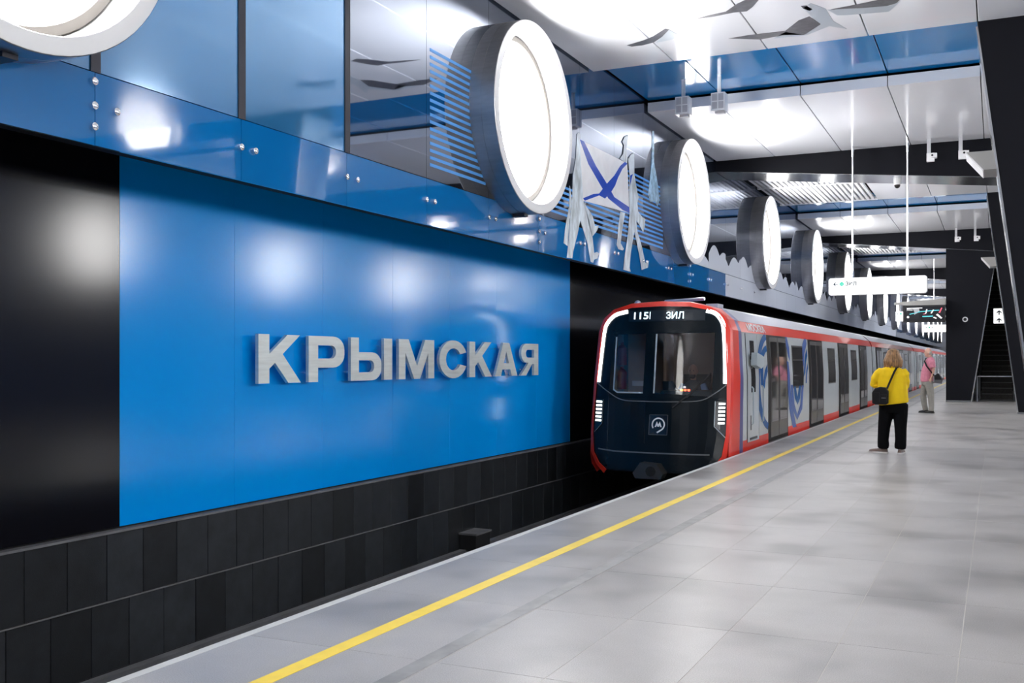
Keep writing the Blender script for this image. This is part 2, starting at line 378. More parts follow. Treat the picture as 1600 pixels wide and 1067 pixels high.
LET = [('К', L_K, 404.4, 470.6), ('Р', L_R, 483, 538.8), ('Ь', L_Y1, 548.8, 596.6), ('I', L_I, 600.6, 613.4), ('М', L_M, 623.8, 679), ('С', L_S, 687, 729), ('К', L_K, 734, 769), ('А', L_A, 774, 808.8), ('Я', L_YA, 814, 841.6)]
names = {'К': 'K', 'Р': 'R', 'Ь': 'Y', 'М': 'M', 'С': 'S', 'А': 'A', 'Я': 'Ya'}
ordn = ['first letter К beside the black panel', 'letter Р, second in the station name', 'letter Ы, third in the station name', None, 'letter М, fourth in the station name', 'letter С, fifth in the station name', 'letter К between С and А', 'letter А, seventh in the station name', 'last letter Я nearest the train']
prev = None
for (ch, fn, xa, xb), lab in zip(LET, ordn):
    ya, yb = onX(xa, 560, WALL+.13).y, onX(xb, 560, WALL+.13).y
    polys = fn(); wd = max(p[0] for p in polys[0]); wd0 = min(p[0] for p in polys[0])
    fr = lambda u, v, t, ya=ya, yb=yb, wd=wd, wd0=wd0: (WALL+.085+t, ya+(u-wd0)/(wd-wd0)*(yb-ya), LZ+v*LH)
    if lab:
        root = empty('wall_letter', (WALL, (ya+yb)/2, LZ)); prev = root
        tag(root, 'brushed steel '+lab, 'letter', 'raised letters of the station name')
    shape('letter_body' if ch != 'I' else 'letter_stroke', polys, .04, 'letter_steel', prev, fr)
    yy = ya+.05*(yb-ya)+.02
    for zz in (LZ+.1, LZ+.42): MB().tube([(WALL-.005, yy, zz), (WALL+.09, yy, zz)], .012, 6).build('standoff', 'bolt_steel', prev)
# ------------------------------------------------------------------ upper glass band
upper = struct(box('wall_upper', 'void_black', GLASS-.25, GLASS-.03, YB, YE, 3.13, 6.95), 'projecting upper wall faced with glass')
GW = RS/5; ZT = 3.645
bolt = None
def pane(i):
    global bolt
    y0 = 7.12+GW*i; y1 = y0+GW; g = .003
    lo = MB().box(GLASS-.03, GLASS, y0+g, y1-g, 3.10, ZT-.004).build('glass_pane', 'blue_glass' if i < 11 else 'pale_glass', upper)
    blue = -8 < i < 1
    hi = MB().box(GLASS-.03, GLASS, y0+g, y1-g, ZT+.004, 6.93).build('glass_pane', 'mirror_blue' if blue else 'mirror_dark', upper)
    if blue or i == 1: MB().box(GLASS-.03, GLASS+.012, y0-.045, y0+.045, ZT-.002, 6.9).build('mullion', 'mullion', upper)
    spots = [(y0+.17, 3.39), (y1-.02-.0, 3.39)]
    if (i+1) % 5 == 0: spots = [(y0-.02+.0, 3.57), (y0+.19, 3.39), (y0-.02, 3.235), (y1-.02, 3.39)]
    for yy, zz in spots:
        if i > 12: continue
        if bolt is None:
            b = MB(); n = 12
            b.rings([[(t, r*math.cos(2*math.pi*k/n), r*math.sin(2*math.pi*k/n)) for k in range(n)] for t, r in ((-.002, .03), (.012, .034), (.028, .030), (.036, .018))])
            bolt = b.build('bolt', 'bolt_steel', lo, smooth=True, local=True); bolt.location = (GLASS, yy, zz)
        else:
            c = bpy.data.objects.new('bolt', bolt.data); col.objects.link(c); c.parent = lo; c.location = (GLASS, yy, zz)
    return hi, lo
panes = {}
for i in range(-4, 40): panes[i] = pane(i)
b = MB(); ya = 7.12+GW*40
b.box(GLASS-.03, GLASS, ya, YE, ZT+.004, 6.93); b.build('plain_glass', 'pale_glass', upper)
box('plain_glass', 'mirror_blue', GLASS-.03, GLASS, YB, 7.12-GW*4, ZT+.004, 6.93, upper)
b = MB(); b.box(GLASS-.03, GLASS, ya, YE, 3.10, ZT-.004); b.box(GLASS-.03, GLASS, YB, 7.12-GW*4, 3.10, ZT-.004)
b.build('plain_glass', 'blue_glass', upper)
def gframe(t): return lambda u, v, w_: (GLASS+t+w_, u, v)
def gpx(pts, ox=860, oy=200, s=.22497): return [(lambda p: (p.y, p.z))(onX(*crop(x, y, ox, oy, s), GLASS)) for x, y in pts]
b = MB()
for k in range(17): z = 3.80+k*.085; b.box(GLASS, GLASS+.003, 10.45, 11.9, z, z+.038)
b.build('printed_stripes', 'print_light_blue', panes[2][0])
b = MB()
for k in range(15): z = 3.74+k*.085; b.box(GLASS, GLASS+.003, 13.6 if z < 4.2 else 17.6, 19.75, z, z+.038)
b.build('printed_stripes', 'print_light_blue', panes[6][0])
shape('printed_figure', [gpx([(182, 40), (196, 30), (207, 48), (205, 85), (215, 200), (228, 300), (225, 420), (230, 520), (265, 640), (290, 760), (302, 868), (322, 860), (335, 872), (325, 905), (300, 915), (295, 935), (278, 930), (255, 800), (205, 640), (185, 740), (155, 860), (150, 905), (112, 900), (125, 780), (135, 620), (150, 480), (155, 330), (175, 200), (180, 90)]),
      ], .003, 'print_figure', panes[4][0], gframe(.004))
shape('printed_figure', [gpx([(133, 400), (128, 540), (100, 700), (90, 800), (118, 820), (130, 640), (146, 500)])], .003, 'print_figure', panes[4][0], gframe(.004))
shape('printed_figure', [gpx([(232, 520), (290, 610), (308, 680), (335, 678), (320, 715), (290, 752), (285, 740), (262, 660), (248, 590)])], .003, 'print_figure', panes[5][0], gframe(.004))
shape('printed_flag', [gpx([(200, 80), (530, 245), (548, 590), (225, 505)])], .003, 'print_white', panes[5][0], gframe(.006))
shape('printed_cross', [gpx([(200, 80), (230, 95), (310, 260), (390, 390), (440, 480), (546, 552), (546, 590), (500, 570), (400, 490), (340, 390), (260, 250)])], .003, 'print_flag_blue', panes[5][0], gframe(.009))
shape('printed_cross', [gpx([(222, 488), (295, 458), (335, 455), (385, 390), (440, 330), (480, 265), (512, 236), (530, 248), (495, 285), (465, 345), (445, 400), (420, 440), (375, 490), (335, 468), (235, 505)])], .003, 'print_flag_blue', panes[5][0], gframe(.010))
shape('printed_figure', [gpx([(535, 215), (555, 185), (578, 172), (578, 320), (600, 450), (608, 480), (600, 520), (605, 580), (635, 620), (655, 632), (650, 680), (640, 728), (622, 690), (592, 640), (600, 720), (630, 820), (655, 940), (680, 920), (672, 970), (630, 985), (612, 880), (578, 720), (555, 860), (545, 970), (553, 998), (502, 985), (510, 900), (530, 760), (545, 600), (540, 470), (545, 330)])], .003, 'print_figure', panes[6][0], gframe(.011))
shape('printed_figure', [gpx([(483, 580), (517, 590), (497, 700), (485, 800), (508, 840), (500, 850), (470, 842), (458, 812), (470, 680)])], .003, 'print_figure', panes[6][0], gframe(.005))
shape('printed_figure', [gpx([(495, 95), (512, 58), (535, 48), (530, 90), (522, 150), (530, 215), (528, 246), (478, 215), (500, 180), (507, 120)])], .003, 'print_figure', panes[6][0], gframe(.011))
shape('printed_figure', [gpx([(548, 330), (568, 320), (560, 345), (550, 400)])], .002, 'print_flag_blue', panes[6][0], gframe(.014))
shape('printed_lamp', [gpx([(706, 20), (718, 20), (718, 240), (735, 330), (748, 420), (756, 500), (742, 548), (725, 510), (690, 512), (676, 460), (690, 340), (700, 250)])], .003, 'print_lamp', panes[7][0], gframe(.004))
# far panes carry pale printed figures, too small to read one by one
rnd = random.Random(3)
for i in range(9, 40):
    y0 = 7.12+GW*i; pts = [(y0+.004, ZT+.006)]; n = 24; ph = rnd.uniform(0, 6); top = .30 if i > 9 else .04+.12*(i-8)
    for k in range(n+1): pts.append((y0+.004+(GW-.008)*k/n, ZT+top+.20*abs(math.sin(ph+k*.2))+.10*math.sin(k*.13+2*ph)))
    pts.append((y0+GW-.004, ZT+.006))
    shape('printed_crowd', [pts], .002, 'pale_glass', panes[i][0], gframe(.002))
# ------------------------------------------------------------------ ceiling
void = struct(box('ceiling', 'ceiling_void', WALL-.4, mx(WALL)+.4, YB, YE, 6.95, 7.1), 'suspended station ceiling')
XS = [GLASS+.03, -4.65, -3.17, -1.70, -.24, mx(GLASS)-.03]
def cpanel(x0, x1, y0, y1, z0, z1, mat):
    g = .008; e = .006
    b = MB(); a0, a1, c0, c1 = x0+g, x1-g, y0+g, y1-g
    b.rings([[(a0, c0, z1), (a1, c0, z1), (a1, c1, z1), (a0, c1, z1)], [(a0, c0, z0+e), (a1, c0, z0+e), (a1, c1, z0+e), (a0, c1, z0+e)], [(a0+e, c0+e, z0), (a1-e, c0+e, z0), (a1-e, c1-e, z0), (a0+e, c1-e, z0)]])
    return b.build('ceiling_panel', mat, void)
P1 = []
for i in range(5):
    cpanel(XS[i], XS[i+1], 1.5, 9.0, ZC, ZC+.18, 'ceiling_white')
    P1.append(cpanel(XS[i], XS[i+1], 9.0, 15.75, ZC, ZC+.18, 'ceiling_white'))
cpanel(XS[0], XS[-1], YB, 1.5, ZC, ZC+.18, 'ceiling_white')
slat = None
def bay(Y, n):
    global slat
    for i in range(5):
        cpanel(XS[i], XS[i+1], Y, Y+2.95, 6.47, 6.50, 'ceiling_blue')
        cpanel(XS[i], XS[i+1], Y+2.9, Y+8.2, 6.24, 6.42, 'ceiling_white')
    lv = Y+9.5; le = Y+16.15
    for i in range(2, 5): cpanel(XS[i], XS[i+1], lv, le, ZC, ZC+.18, 'ceiling_white')
    b = MB(); b.box(XS[0], XS[2], lv, lv+.08, ZC, ZC+.1); b.box(XS[0], XS[2], lv+3.25, lv+3.4, ZC, ZC+.1); b.box(XS[0], XS[2], le-.1, le, ZC, ZC+.1); b.box(-4.66, -4.6, lv, le, ZC, ZC+.1)
    b.build('louvre_frame', 'louvre_white', void)
    ns = 20; many = MB()
    for k in range(ns):
        x = XS[0]+.07+k*(XS[2]-XS[0]-.1)/ns
        for y0, y1 in ((lv+.08, lv+3.25), (lv+3.4, le-.1)):
            if n == 0:
                if slat is None: slat = MB().box(-.038, .038, -(y1-y0)/2, (y1-y0)/2, 0, .07).build('louvre_slat', 'louvre_white', void, loc=(0, 0, 0))
                else: slat = share(slat, 'louvre_slat', (0, 0, 0), void)
                slat.location = (x+.04, (y0+y1)/2, ZC+.01)
            else: many.box(x, x+.076, y0, y1, ZC+.01, ZC+.08)
    if n: tag(many.build('louvre_slats', 'louvre_white', void), kind='stuff')
    # black tapered cross beam with a polished soffit
    bm_ = struct(MB().prism([(GLASS, 6.93), (GLASS, 6.012), (-.02, 5.426), (mx(-.02), 5.426), (mx(GLASS), 6.012), (mx(GLASS), 6.93)], 'y', Y+8.25, Y+9.45).build('beam_%d' % (n+1), 'beam_black'), 'black cross beam tapering toward the glass wall')
    b = MB(); zl, zr = 6.012, 5.426
    b.prism([(GLASS+.01, zl+.003), (-.02, zr+.003), (-.02, zr-.012), (GLASS+.01, zl-.012)], 'y', Y+8.29, Y+9.45); b.box(-.02, mx(-.02), Y+8.29, Y+9.45, zr-.012, zr+.003)
    b.build('soffit_strip', 'chrome', bm_)
NB = 7
for n in range(NB): bay(15.75+PER*n, n)
# gulls printed on the near ceiling panels
def cpx(pts): return [(lambda p: (p.x, p.y))(onZ(*crop(x, y, 960, 0, .3), ZC)) for x, y in pts]
cf = lambda u, v, t: (u, v, ZC-.001-t)
G_ = lambda pts, mat, par, nm='printed_gull': shape(nm, [cpx(pts)], .002, mat, P1[par], cf)
G_([(65, 235), (150, 210), (200, 190), (265, 148), (285, 153), (250, 190), (205, 220), (150, 235), (90, 242)], 'gull_dark', 0)
G_([(285, 153), (330, 180), (400, 185), (330, 190), (300, 205), (215, 222)], 'gull_light', 1)
G_([(400, 103), (480, 82), (580, 60), (640, 18), (690, -5), (755, -5), (720, 35), (690, 58), (620, 65), (520, 85)], 'gull_dark', 1)
G_([(595, 200), (700, 182), (890, 160), (960, 105), (1015, 85), (1075, 125), (990, 180), (880, 182), (760, 205)], 'gull_dark', 2)
G_([(890, 165), (985, 180), (1075, 125), (1030, 90), (985, 40), (1020, 15), (1100, 45), (1140, 110), (1210, 150), (1120, 135), (1000, 183), (830, 200)], 'gull_light', 2)
G_([(970, 30), (1000, 28), (1032, 48), (1015, 55), (985, 45)], 'gull_dark', 2)
G_([(1130, 48), (1250, 25), (1370, 0), (1400, -15), (1500, -15), (1470, 15), (1420, 30), (1300, 40)], 'gull_dark', 3)
G_([(1110, 50), (1300, 42), (1440, 28), (1490, 5), (1430, 60), (1250, 75), (1160, 80)], 'gull_light', 3)
# ------------------------------------------------------------------ leaning black legs and the portal wall with the escalator
def leg(n, Y):
    o = struct(MB().prism([(-.25, 6.93), (-.25, 6.35), (.55, 0), (1.45, 0), (1.45, 6.93)], 'y', Y, Y+.9).build('column_%d' % n, 'beam_black'), 'black leaning column with a polished steel edge')
    b = MB(); b.prism([(-.262, 6.20), (-.235, 6.20), (.565, 0), (.538, 0)], 'y', Y-.012, Y+.9)
    b.build('steel_edge', 'chrome', o); b = MB().prism([(.535, 0), (1.46, 0), (1.46, .05), (.53, .05)], 'y', Y-.015, Y); b.build('base_strip', 'train_grey', o)
    return o
leg(1, 15.75); leg(2, 32.0)
YW = 40.3
portal = struct(MB().prism([(-1.664, 0), (-.814, 0), (-.05, 5.0), (.72, 0), (4.7, 0), (4.7, 6.9), (-1.664, 6.9)], 'y', YW, YW+.5).build('wall_portal', 'beam_black'), 'black portal wall with a triangular opening to the escalator')
b = MB(); b.prism([(-.84, .0), (-.80, 0), (-.05, 4.92), (-.05, 5.12)], 'y', YW-.015, YW+.51); b.build('steel_edge', 'chrome', portal)
box('base_strip', 'train_grey', -1.67, -.82, YW-.012, YW, 0, .06, portal)
b = MB(); p = onY(1508, 499, YW); n = 20
b.rings([[(p.x+r*math.cos(2*math.pi*k/n), YW-t, p.z+r*math.sin(2*math.pi*k/n)) for k in range(n)] for r, t in ((.095, 0), (.095, .02), (.06, .03))])
e = b.build('wall_clock_ring', 'device_white'); e.name = 'round_wall_device'; tag(e, 'small round white device on the black portal wall', 'device')
d = MB(); d.rings([[(p.x+r*math.cos(2*math.pi*k/n), YW-t, p.z+r*math.sin(2*math.pi*k/n)) for k in range(n)] for r, t in ((.055, .02), (.055, .034), (.03, .038))]); d.build('lens', 'rubber', e)
shaft = struct(MB().box(-1.6, -1.5, YW+.5, 56, 0, 6.9).box(2.3, 2.4, YW+.5, 56, 0, 6.9).box(-1.6, 2.4, 56, 56.1, 0, 6.9).build('wall_shaft', 'beam_black'), 'dark escalator shaft behind the portal')
esc = empty('escalator', (.0, YW+.8, 0)); tag(esc, 'escalator with dark steps rising behind the triangular black portal', 'escalator')
st = None; EX0, EX1 = -.52, .55
for k in range(27):
    yy, zz = YW+2.2+.385*k, .02+.212*k
    if st is None: st = MB().box(EX0, EX1, 0, .40, -.22, .012).build('step', 'escalator_step', esc, loc=(0, 0, 0))
    else: st = share(st, 'step', (0, 0, 0), esc)
    st.location = Vector((0, yy, zz))-esc.location
    if k == 0: se = MB().box(EX0, EX1, -.012, .03, -.012, .016).build('step_edge', 'steel_sheet', st, local=True)
    else: se = bpy.data.objects.new('step_edge', se.data); col.objects.link(se); se.parent = st
e2 = MB().box(EX0-.3, EX1+.3, YW+.85, YW+2.25, 0, .02); e2.build('landing_plate', 'steel_sheet', esc)
for s, x in ((-1, EX0-.12), (1, EX1+.12)):
    b = MB(); b.prism([(YW+1.6, 0), (YW+2.3, 0), (YW+12.9, 5.8), (YW+12.9, 6.75), (YW+2.6, 1.0), (YW+1.6, .95)], 'x', x-.10, x+.10); b.build('balustrade', 'train_grey', esc)
    b = MB(); b.tube([(x, YW+1.5, .1), (x, YW+1.42, .5), (x, YW+1.5, .93), (x, YW+1.8, 1.02), (x, YW+2.6, 1.07), (x, YW+12.9, 6.82)], .045, 8); b.build('handrail', 'rubber', esc)
b = MB().tube([(EX0-.28, YW+1.5, 0), (EX0-.28, YW+1.5, 4.2-2)], .028, 8); b.tube([(EX0-.4, YW+1.3, 0), (EX0-.4, YW+1.3, .85)], .025, 8); b.build('guard_post', 'chrome', esc)
bar = MB().tube([(EX0-.12, YW+.7, .93), (EX1+.12, YW+.7, .93)], .02, 8); bar.tube([(EX0-.12, YW+.7, 0), (EX0-.12, YW+.7, .93)], .02, 8); bar.tube([(EX1+.12, YW+.7, 0), (EX1+.12, YW+.7, .93)], .02, 8)
tag(bar.build('barrier_bar', 'rod_steel'), 'low steel barrier bar across the foot of the escalator', 'barrier')
p = onY(1562, 494, YW+.6)
sg = empty('arrow_sign', (p.x, YW+.6, p.z)); MB().box(p.x-.2, p.x+.16, YW+.58, YW+.62, p.z-.26, p.z+.28).build('panel', 'sign_white', sg)
MB().box(p.x+.1, p.x+.5, YW+.6, YW+.625, p.z-.03, p.z+.03).build('bracket', 'sign_frame', sg)
for dz in (-.15, .13):
    c = p.z+dz; x = p.x-.02; MB().prism([(x-.02, c-.08), (x+.02, c-.08), (x+.02, c+.02), (x+.08, c-.03), (x+.08, c+.02), (x, c+.09), (x-.08, c+.02), (x-.08, c-.03), (x-.02, c+.02)], 'y', YW+.572, YW+.581).build('arrow', 'sign_ink', sg)
tag(sg, 'white sign with two up arrows in the escalator opening', 'sign')
# railing beside the second column
p = onZ(1596, 645, 0); rl = empty('glass_railing', (p.x, p.y, 0))
MB().tube([(p.x, p.y, 0), (p.x, p.y, 1.75)], .028, 8).build('post', 'rod_steel', rl); MB().tube([(p.x, p.y, 1.72), (p.x-.02, p.y, 1.98)], [.04, .07], 8).build('cap', 'device_white', rl)
MB().box(p.x+.03, p.x+.9, p.y-.008, p.y+.008, .12, .62).build('glass_panel', 'rail_glass', rl); MB().box(p.x, p.x+.92, p.y-.02, p.y+.02, .06, .12).build('bottom_rail', 'rod_steel', rl)
tag(rl, 'steel railing post with a low glass panel beside a leaning column', 'railing')
# wedge fixtures on the legs
for i, Y in enumerate((15.75, 32.0)):
    wl = empty('wedge_fixture', (-.05, Y+.3, 4.3))
    pts = [(-.385, 4.454), (.0, 4.454), (.03, 4.19), (-.163, 4.191)]
    MB().prism(pts, 'y', Y+.05, Y+.75).build('housing', 'steel_sheet', wl)
    MB().prism([(-.40, 4.452), (-.385, 4.456), (-.163, 4.193), (-.175, 4.178)], 'y', Y+.07, Y+.73).build('white_face', 'device_white', wl)
    tag(wl, ['steel wedge shaped fixture on the leaning column in front of the second ceiling bay', 'steel wedge shaped fixture on the leaning column beside the escalator portal'][i], 'fixture', 'wedge fixtures on the columns')
# ------------------------------------------------------------------ ring lamps
def ring_lamp():
    r = empty('ring_lamp', (0, 0, 0)); n = 72; RO, RI, D = 1.30, 1.165, .36
    def circ(t, rad): return [(t, rad*math.cos(2*math.pi*k/n), rad*math.sin(2*math.pi*k/n)) for k in range(n)]
    b = MB(); b.rings([circ(t, q) for t, q in ((0, RO), (.165, RO), (.165, RO-.006), (.172, RO-.006), (.172, RO), (D-.006, RO), (D, RO-.006))], cap=False); b.build('drum', 'drum_steel', r, smooth=True, local=True)
    b = MB(); b.rings([circ(D, RO-.006), circ(D+.002, RO-.012), circ(D+.002, RI+.006), circ(D-.004, RI)], cap=False); b.build('front_rim', 'ring_white', r, smooth=True, local=True)
    b = MB(); b.rings([circ(D-.004, RI), circ(.06, RI-.015)], cap=False); b.build('reflector', 'ring_white', r, smooth=True, local=True)
    b = MB(); b.rings([circ(.06, RI-.015), circ(.085, RI-.03), circ(.085, RI-.10), circ(.055, RI-.115)], cap=False); b.build('inner_trim', 'ring_trim', r, smooth=True, local=True)
    b = MB(); b.add(circ(.056, RI-.115), [tuple(range(n))]); b.build('diffuser', 'ring_light', r, local=True, fix=False)
    MB().box(.02, .2, -.06, .06, -RO-.035, -RO+.01).build('bracket', 'mullion', r, local=True)
    return r
RZ = 4.82
ORD = 'second third fourth fifth sixth seventh eighth ninth tenth eleventh twelfth thirteenth fourteenth'.split()
proto = ring_lamp()
labs = {-1: 'huge round steel ring lamp on the blue mirrored glass above the black wall panel', 0: 'huge round steel ring lamp between the blue printed stripes and the printed flag', 1: 'round steel ring lamp just past the printed flag bearers, above the train front'}
k = 0
for i in range(-2, 15):
    o = proto if k == 0 else copy_tree(proto); k += 1
    o.location = (GLASS, R0+RS*i, RZ)
    tag(o, labs.get(i, ORD[i-2]+' round steel ring lamp past the printed flag, above the train' if i > 1 else ''), 'lamp', 'ring lamps on the glass wall')
    if i == -2: tag(o, 'round steel ring lamp on the same glass wall, outside the picture')
off = [proto]                                     # seen only as reflections in the panels and glass
for i in range(-2, 15):
    o = copy_tree(proto); o.location = (mx(GLASS), R0+RS*i, RZ); o.rotation_euler = (0, 0, math.pi)
    tag(o, 'round steel ring lamp on the opposite glass wall across the station', 'lamp', 'ring lamps on the opposite wall')
    off.append(o)
for o in off:
    o.name = 'ring_lamp_offscreen'
    for c in o.children:
        if c.name.startswith('diffuser'): c.name = 'diffuser_offscreen'
# ------------------------------------------------------------------ the other side of the hall (out of frame: it mirrors in panels and glass)
struct(box('wall_right', 'opposite_blue', mx(WALL), mx(WALL)+.3, YB, YE, -1.75, 6.9), 'opposite track wall')
struct(box('wall_right_upper', 'opposite_blue', mx(GLASS), mx(GLASS)+.2, YB, YE, 3.1, 6.93), 'opposite upper wall')
struct(box('wall_back', 'end_wall', WALL-.4, mx(WALL)+.4, YB-.2, YB, -1.75, 7.1), 'end wall of the hall')
struct(box('wall_far', 'end_wall', WALL-.4, mx(WALL)+.4, YE, YE+.2, -1.75, 7.1), 'far end wall of the hall')
struct(box('track_bed_right', 'trackbed', mx(EDGE)-.02, mx(WALL), YB, YE, -1.75, -1.5), 'opposite track bed')
# ------------------------------------------------------------------ metro train
XC, HW = -5.025, 1.175
SIDE = XC+HW
PROF = [(1.0, -.35), (1.12, -.22), (1.175, -.05), (1.175, 1.2), (1.13, 1.99), (1.055, 2.17), (.84, 2.36), (.5, 2.455), (0, 2.48)]
FULL = [(-a, z) for a, z in PROF]+[(a, z) for a, z in PROF[::-1][1:]]
def Yf(u, z): return 15.85+.25*abs(u/HW)**2.5+.17*min(max(z, -.5), 2.48)
def xs(z):
    for (a, z0), (b, z1) in zip(PROF, PROF[1:]):
        if z0 <= z <= z1: return XC+a+(b-a)*(z-z0)/(z1-z0)
    return XC+HW
def fr(t): return lambda u, v, w_: (XC+u, Yf(u, v)-t-w_, v)
def sub_poly(loops, step=.12):
    out = []
    for pl in loops:
        q = []
        for a, b in zip(pl, pl[1:]+pl[:1]):
            n = max(1, int(math.dist(a, b)/step)); q += [(a[0]+(b[0]-a[0])*i/n, a[1]+(b[1]-a[1])*i/n) for i in range(n)]
        out.append(q)
    return out
def fshape(name, loops, thick, mat, parent, t, cuts=0):
    """outline on the curved nose, refined so that it follows the curve"""
    cu = bpy.data.curves.new('tmp', 'CURVE'); cu.dimensions = '2D'; cu.fill_mode = 'BOTH'
    for pl in sub_poly(loops):
        sp = cu.splines.new('POLY'); sp.points.add(len(pl)-1); sp.use_cyclic_u = True
        for q_, p_ in zip(sp.points, pl): q_.co = (p_[0], p_[1], 0, 1)
    tt = bpy.data.objects.new('tmp', cu); col.objects.link(tt); bpy.context.view_layer.update()
    me = bpy.data.meshes.new_from_object(tt.evaluated_get(bpy.context.evaluated_depsgraph_get()))
    bpy.data.objects.remove(tt); bpy.data.curves.remove(cu)
    bm = bmesh.new(); bm.from_mesh(me); bpy.data.meshes.remove(me)
    bmesh.ops.remove_doubles(bm, verts=bm.verts[:], dist=1e-5)
    for _ in range(4):
        le = [e_ for e_ in bm.edges if e_.calc_length() > .16]
        if not le: break
        bmesh.ops.subdivide_edges(bm, edges=le, cuts=1); bmesh.ops.triangulate(bm, faces=bm.faces[:])
    f = fr(t); vs_ = [f(v.co.x, v.co.y, 0) for v in bm.verts]; bm.verts.index_update()
    fs_ = [tuple(v.index for v in fc.verts) for fc in bm.faces]; bm.free()
    o = MB().add(vs_, fs_).build(name, mat, parent)
    if thick:
        s_ = o.modifiers.new('depth', 'SOLIDIFY'); s_.thickness = thick; s_.offset = 0
    return o
def frib(name, A, wd, mat, parent, t, depth=.01):
    """ribbon of width wd along a line on the nose"""
    pts = []
    for a, b in zip(A, A[1:]):
        n = max(1, int(math.dist(a, b)/.06)); pts += [(a[0]+(b[0]-a[0])*i/n, a[1]+(b[1]-a[1])*i/n) for i in range(n)]
    pts.append(A[-1]); L_, R_ = [], []
    for i, p_ in enumerate(pts):
        a, b = pts[max(i-1, 0)], pts[min(i+1, len(pts)-1)]; dx, dz = b[0]-a[0], b[1]-a[1]; l = math.hypot(dx, dz) or 1
        nx, nz = -dz/l*wd/2, dx/l*wd/2; L_.append((p_[0]+nx, p_[1]+nz)); R_.append((p_[0]-nx, p_[1]-nz))
    b_ = MB(); rs = []
    for l_, r_ in zip(L_, R_):
        rs.append([(XC+l_[0], Yf(*l_)-t, l_[1]), (XC+l_[0], Yf(*l_)-t-depth, l_[1]), (XC+r_[0], Yf(*r_)-t-depth, r_[1]), (XC+r_[0], Yf(*r_)-t, r_[1])])
    b_.rings(rs); return b_.build(name, mat, parent)
def smoothline(pts, n=6):
    out = []
    for i in range(len(pts)-1):
        p0, p1, p2, p3 = pts[max(i-1, 0)], pts[i], pts[i+1], pts[min(i+2, len(pts)-1)]
        for k in range(n):
            t = k/n; out.append(tuple(.5*((2*p1[j])+(-p0[j]+p2[j])*t+(2*p0[j]-5*p1[j]+4*p2[j]-p3[j])*t*t+(-p0[j]+3*p1[j]-3*p2[j]+p3[j])*t**3) for j in (0, 1)))
    out.append(pts[-1]); return out
def sidepatch(name, mat, par, y0, y1, z0, z1, off, depth=.02):
    zz = [z0]+[z for z in (-.05, 1.2, 1.99, 2.17) if z0+.01 < z < z1-.01]+[z1]
    b_ = MB(); pts = [(xs(z)+off, z) for z in zz]+[(xs(z)+off-depth, z) for z in zz[::-1]]
    b_.prism(pts, 'y', y0, y1); return b_.build(name, mat, par)
def extr(prof, y0, y1, thick=.0):
    b_ = MB(); b_.rings([[(XC+u, y, z) for u, z in prof] for y in (y0, y1)], cap=False, closed=False); return b_
def door(par, y0, y1):
    fr_ = sidepatch('door_frame', 'door_frame', par, y0, y1, -.02, 1.985, .006, .03)
    m = (y0+y1)/2+.02; fw = .20
    for a, b in ((y0+fw+.04, m-.02), (m+.02, y1-.10)):
        lf = sidepatch('door_leaf', 'door_leaf', par, a, b, .05, 1.95, .012, .02)
        sidepatch('door_glass', 'side_glass', lf, a+.07, b-.07, .34, 1.86, .016, .01)
def window(par, y0, y1, z0=.92, z1=1.82):
    f_ = sidepatch('window_frame', 'rubber', par, y0, y1, z0, z1, .010, .02)
    sidepatch('window_glass', 'side_glass', f_, y0+.05, y1-.05, z0+.04, z1-.32, .014, .01)
    sidepatch('vent_glass', 'side_glass', f_, y0+.05, y1-.05, z1-.29, z1-.04, .014, .01)
def carbody(root, y0, y1, doors, wins, wy0=None):
    wy0 = wy0 or y0
    b_ = extr(FULL, y0, y1); b_.add([(XC+u*.98, y1, z*.995) for u, z in FULL], [tuple(range(len(FULL)))])
    b_.add([(XC+u*.98, wy0+.6, z*.995) for u, z in FULL], [tuple(range(len(FULL)))])
    b_.build('body_shell', 'train_grey', root)
    rf = [(-a, z) for a, z in PROF[5:]]+[(a, z) for a, z in PROF[5:][::-1][1:]]
    b_ = MB(); b_.rings([[(XC+u*1.006, y, z+.006) for u, z in rf] for y in (y0, y1)], cap=False, closed=False); b_.build('roof', 'train_roof', root)
    edges = [wy0]+[e_ for d_ in doors for e_ in d_]+[y1]
    for a, b in zip(edges[::2], edges[1::2]):
        if b-a > .05:
            sidepatch('side_panel', 'train_white', root, a, b, .14, 1.985, .004); sidepatch('sill_strip', 'train_red', root, a, b, -.22, .15, .008)
    ys_ = [wy0+(y1-wy0)*i/3 for i in range(4)]
    for a, b in zip(ys_, ys_[1:]): sidepatch('cornice_panel', 'train_red', root, a+.004, b-.004, 1.985, 2.172, .010)
    for a, b in doors: door(root, a, b)
    for a, b in wins: window(root, a, b)
    sidepatch('side_panel', 'train_under', root, y0, y1, -.34, -.2, -.002)
    b_ = MB()
    for yy in (y0+3.0, y0+5.1, y1-5.1, y1-3.0):
        for xx in (-5.785, -4.265): b_.rings([[(xx+t, yy+.42*math.cos(2*math.pi*k/20), -.89+.42*math.sin(2*math.pi*k/20)) for k in range(20)] for t in (-.06, .06)])
    tag(b_.build('wheels', 'train_under', root), kind='stuff')
    MB().box(XC-.95, XC+.95, y0+2.2, y1-2.2, -.95, -.30).build('underframe', 'train_under', root)
head = empty('metro_head_car', (XC, 16.0, -1.31))
tag(head, 'red and black metro train head car arriving at the platform with lit headlights', 'train', 'cars of the metro train')
D1 = [(19.2, 21.2), (23.8, 25.95), (28.63, 30.7), (33.26, 35.4)]
carbody(head, 17.03, 36.9, D1, [(21.75, 23.05), (26.75, 28.0), (31.3, 32.6)], 17.03)
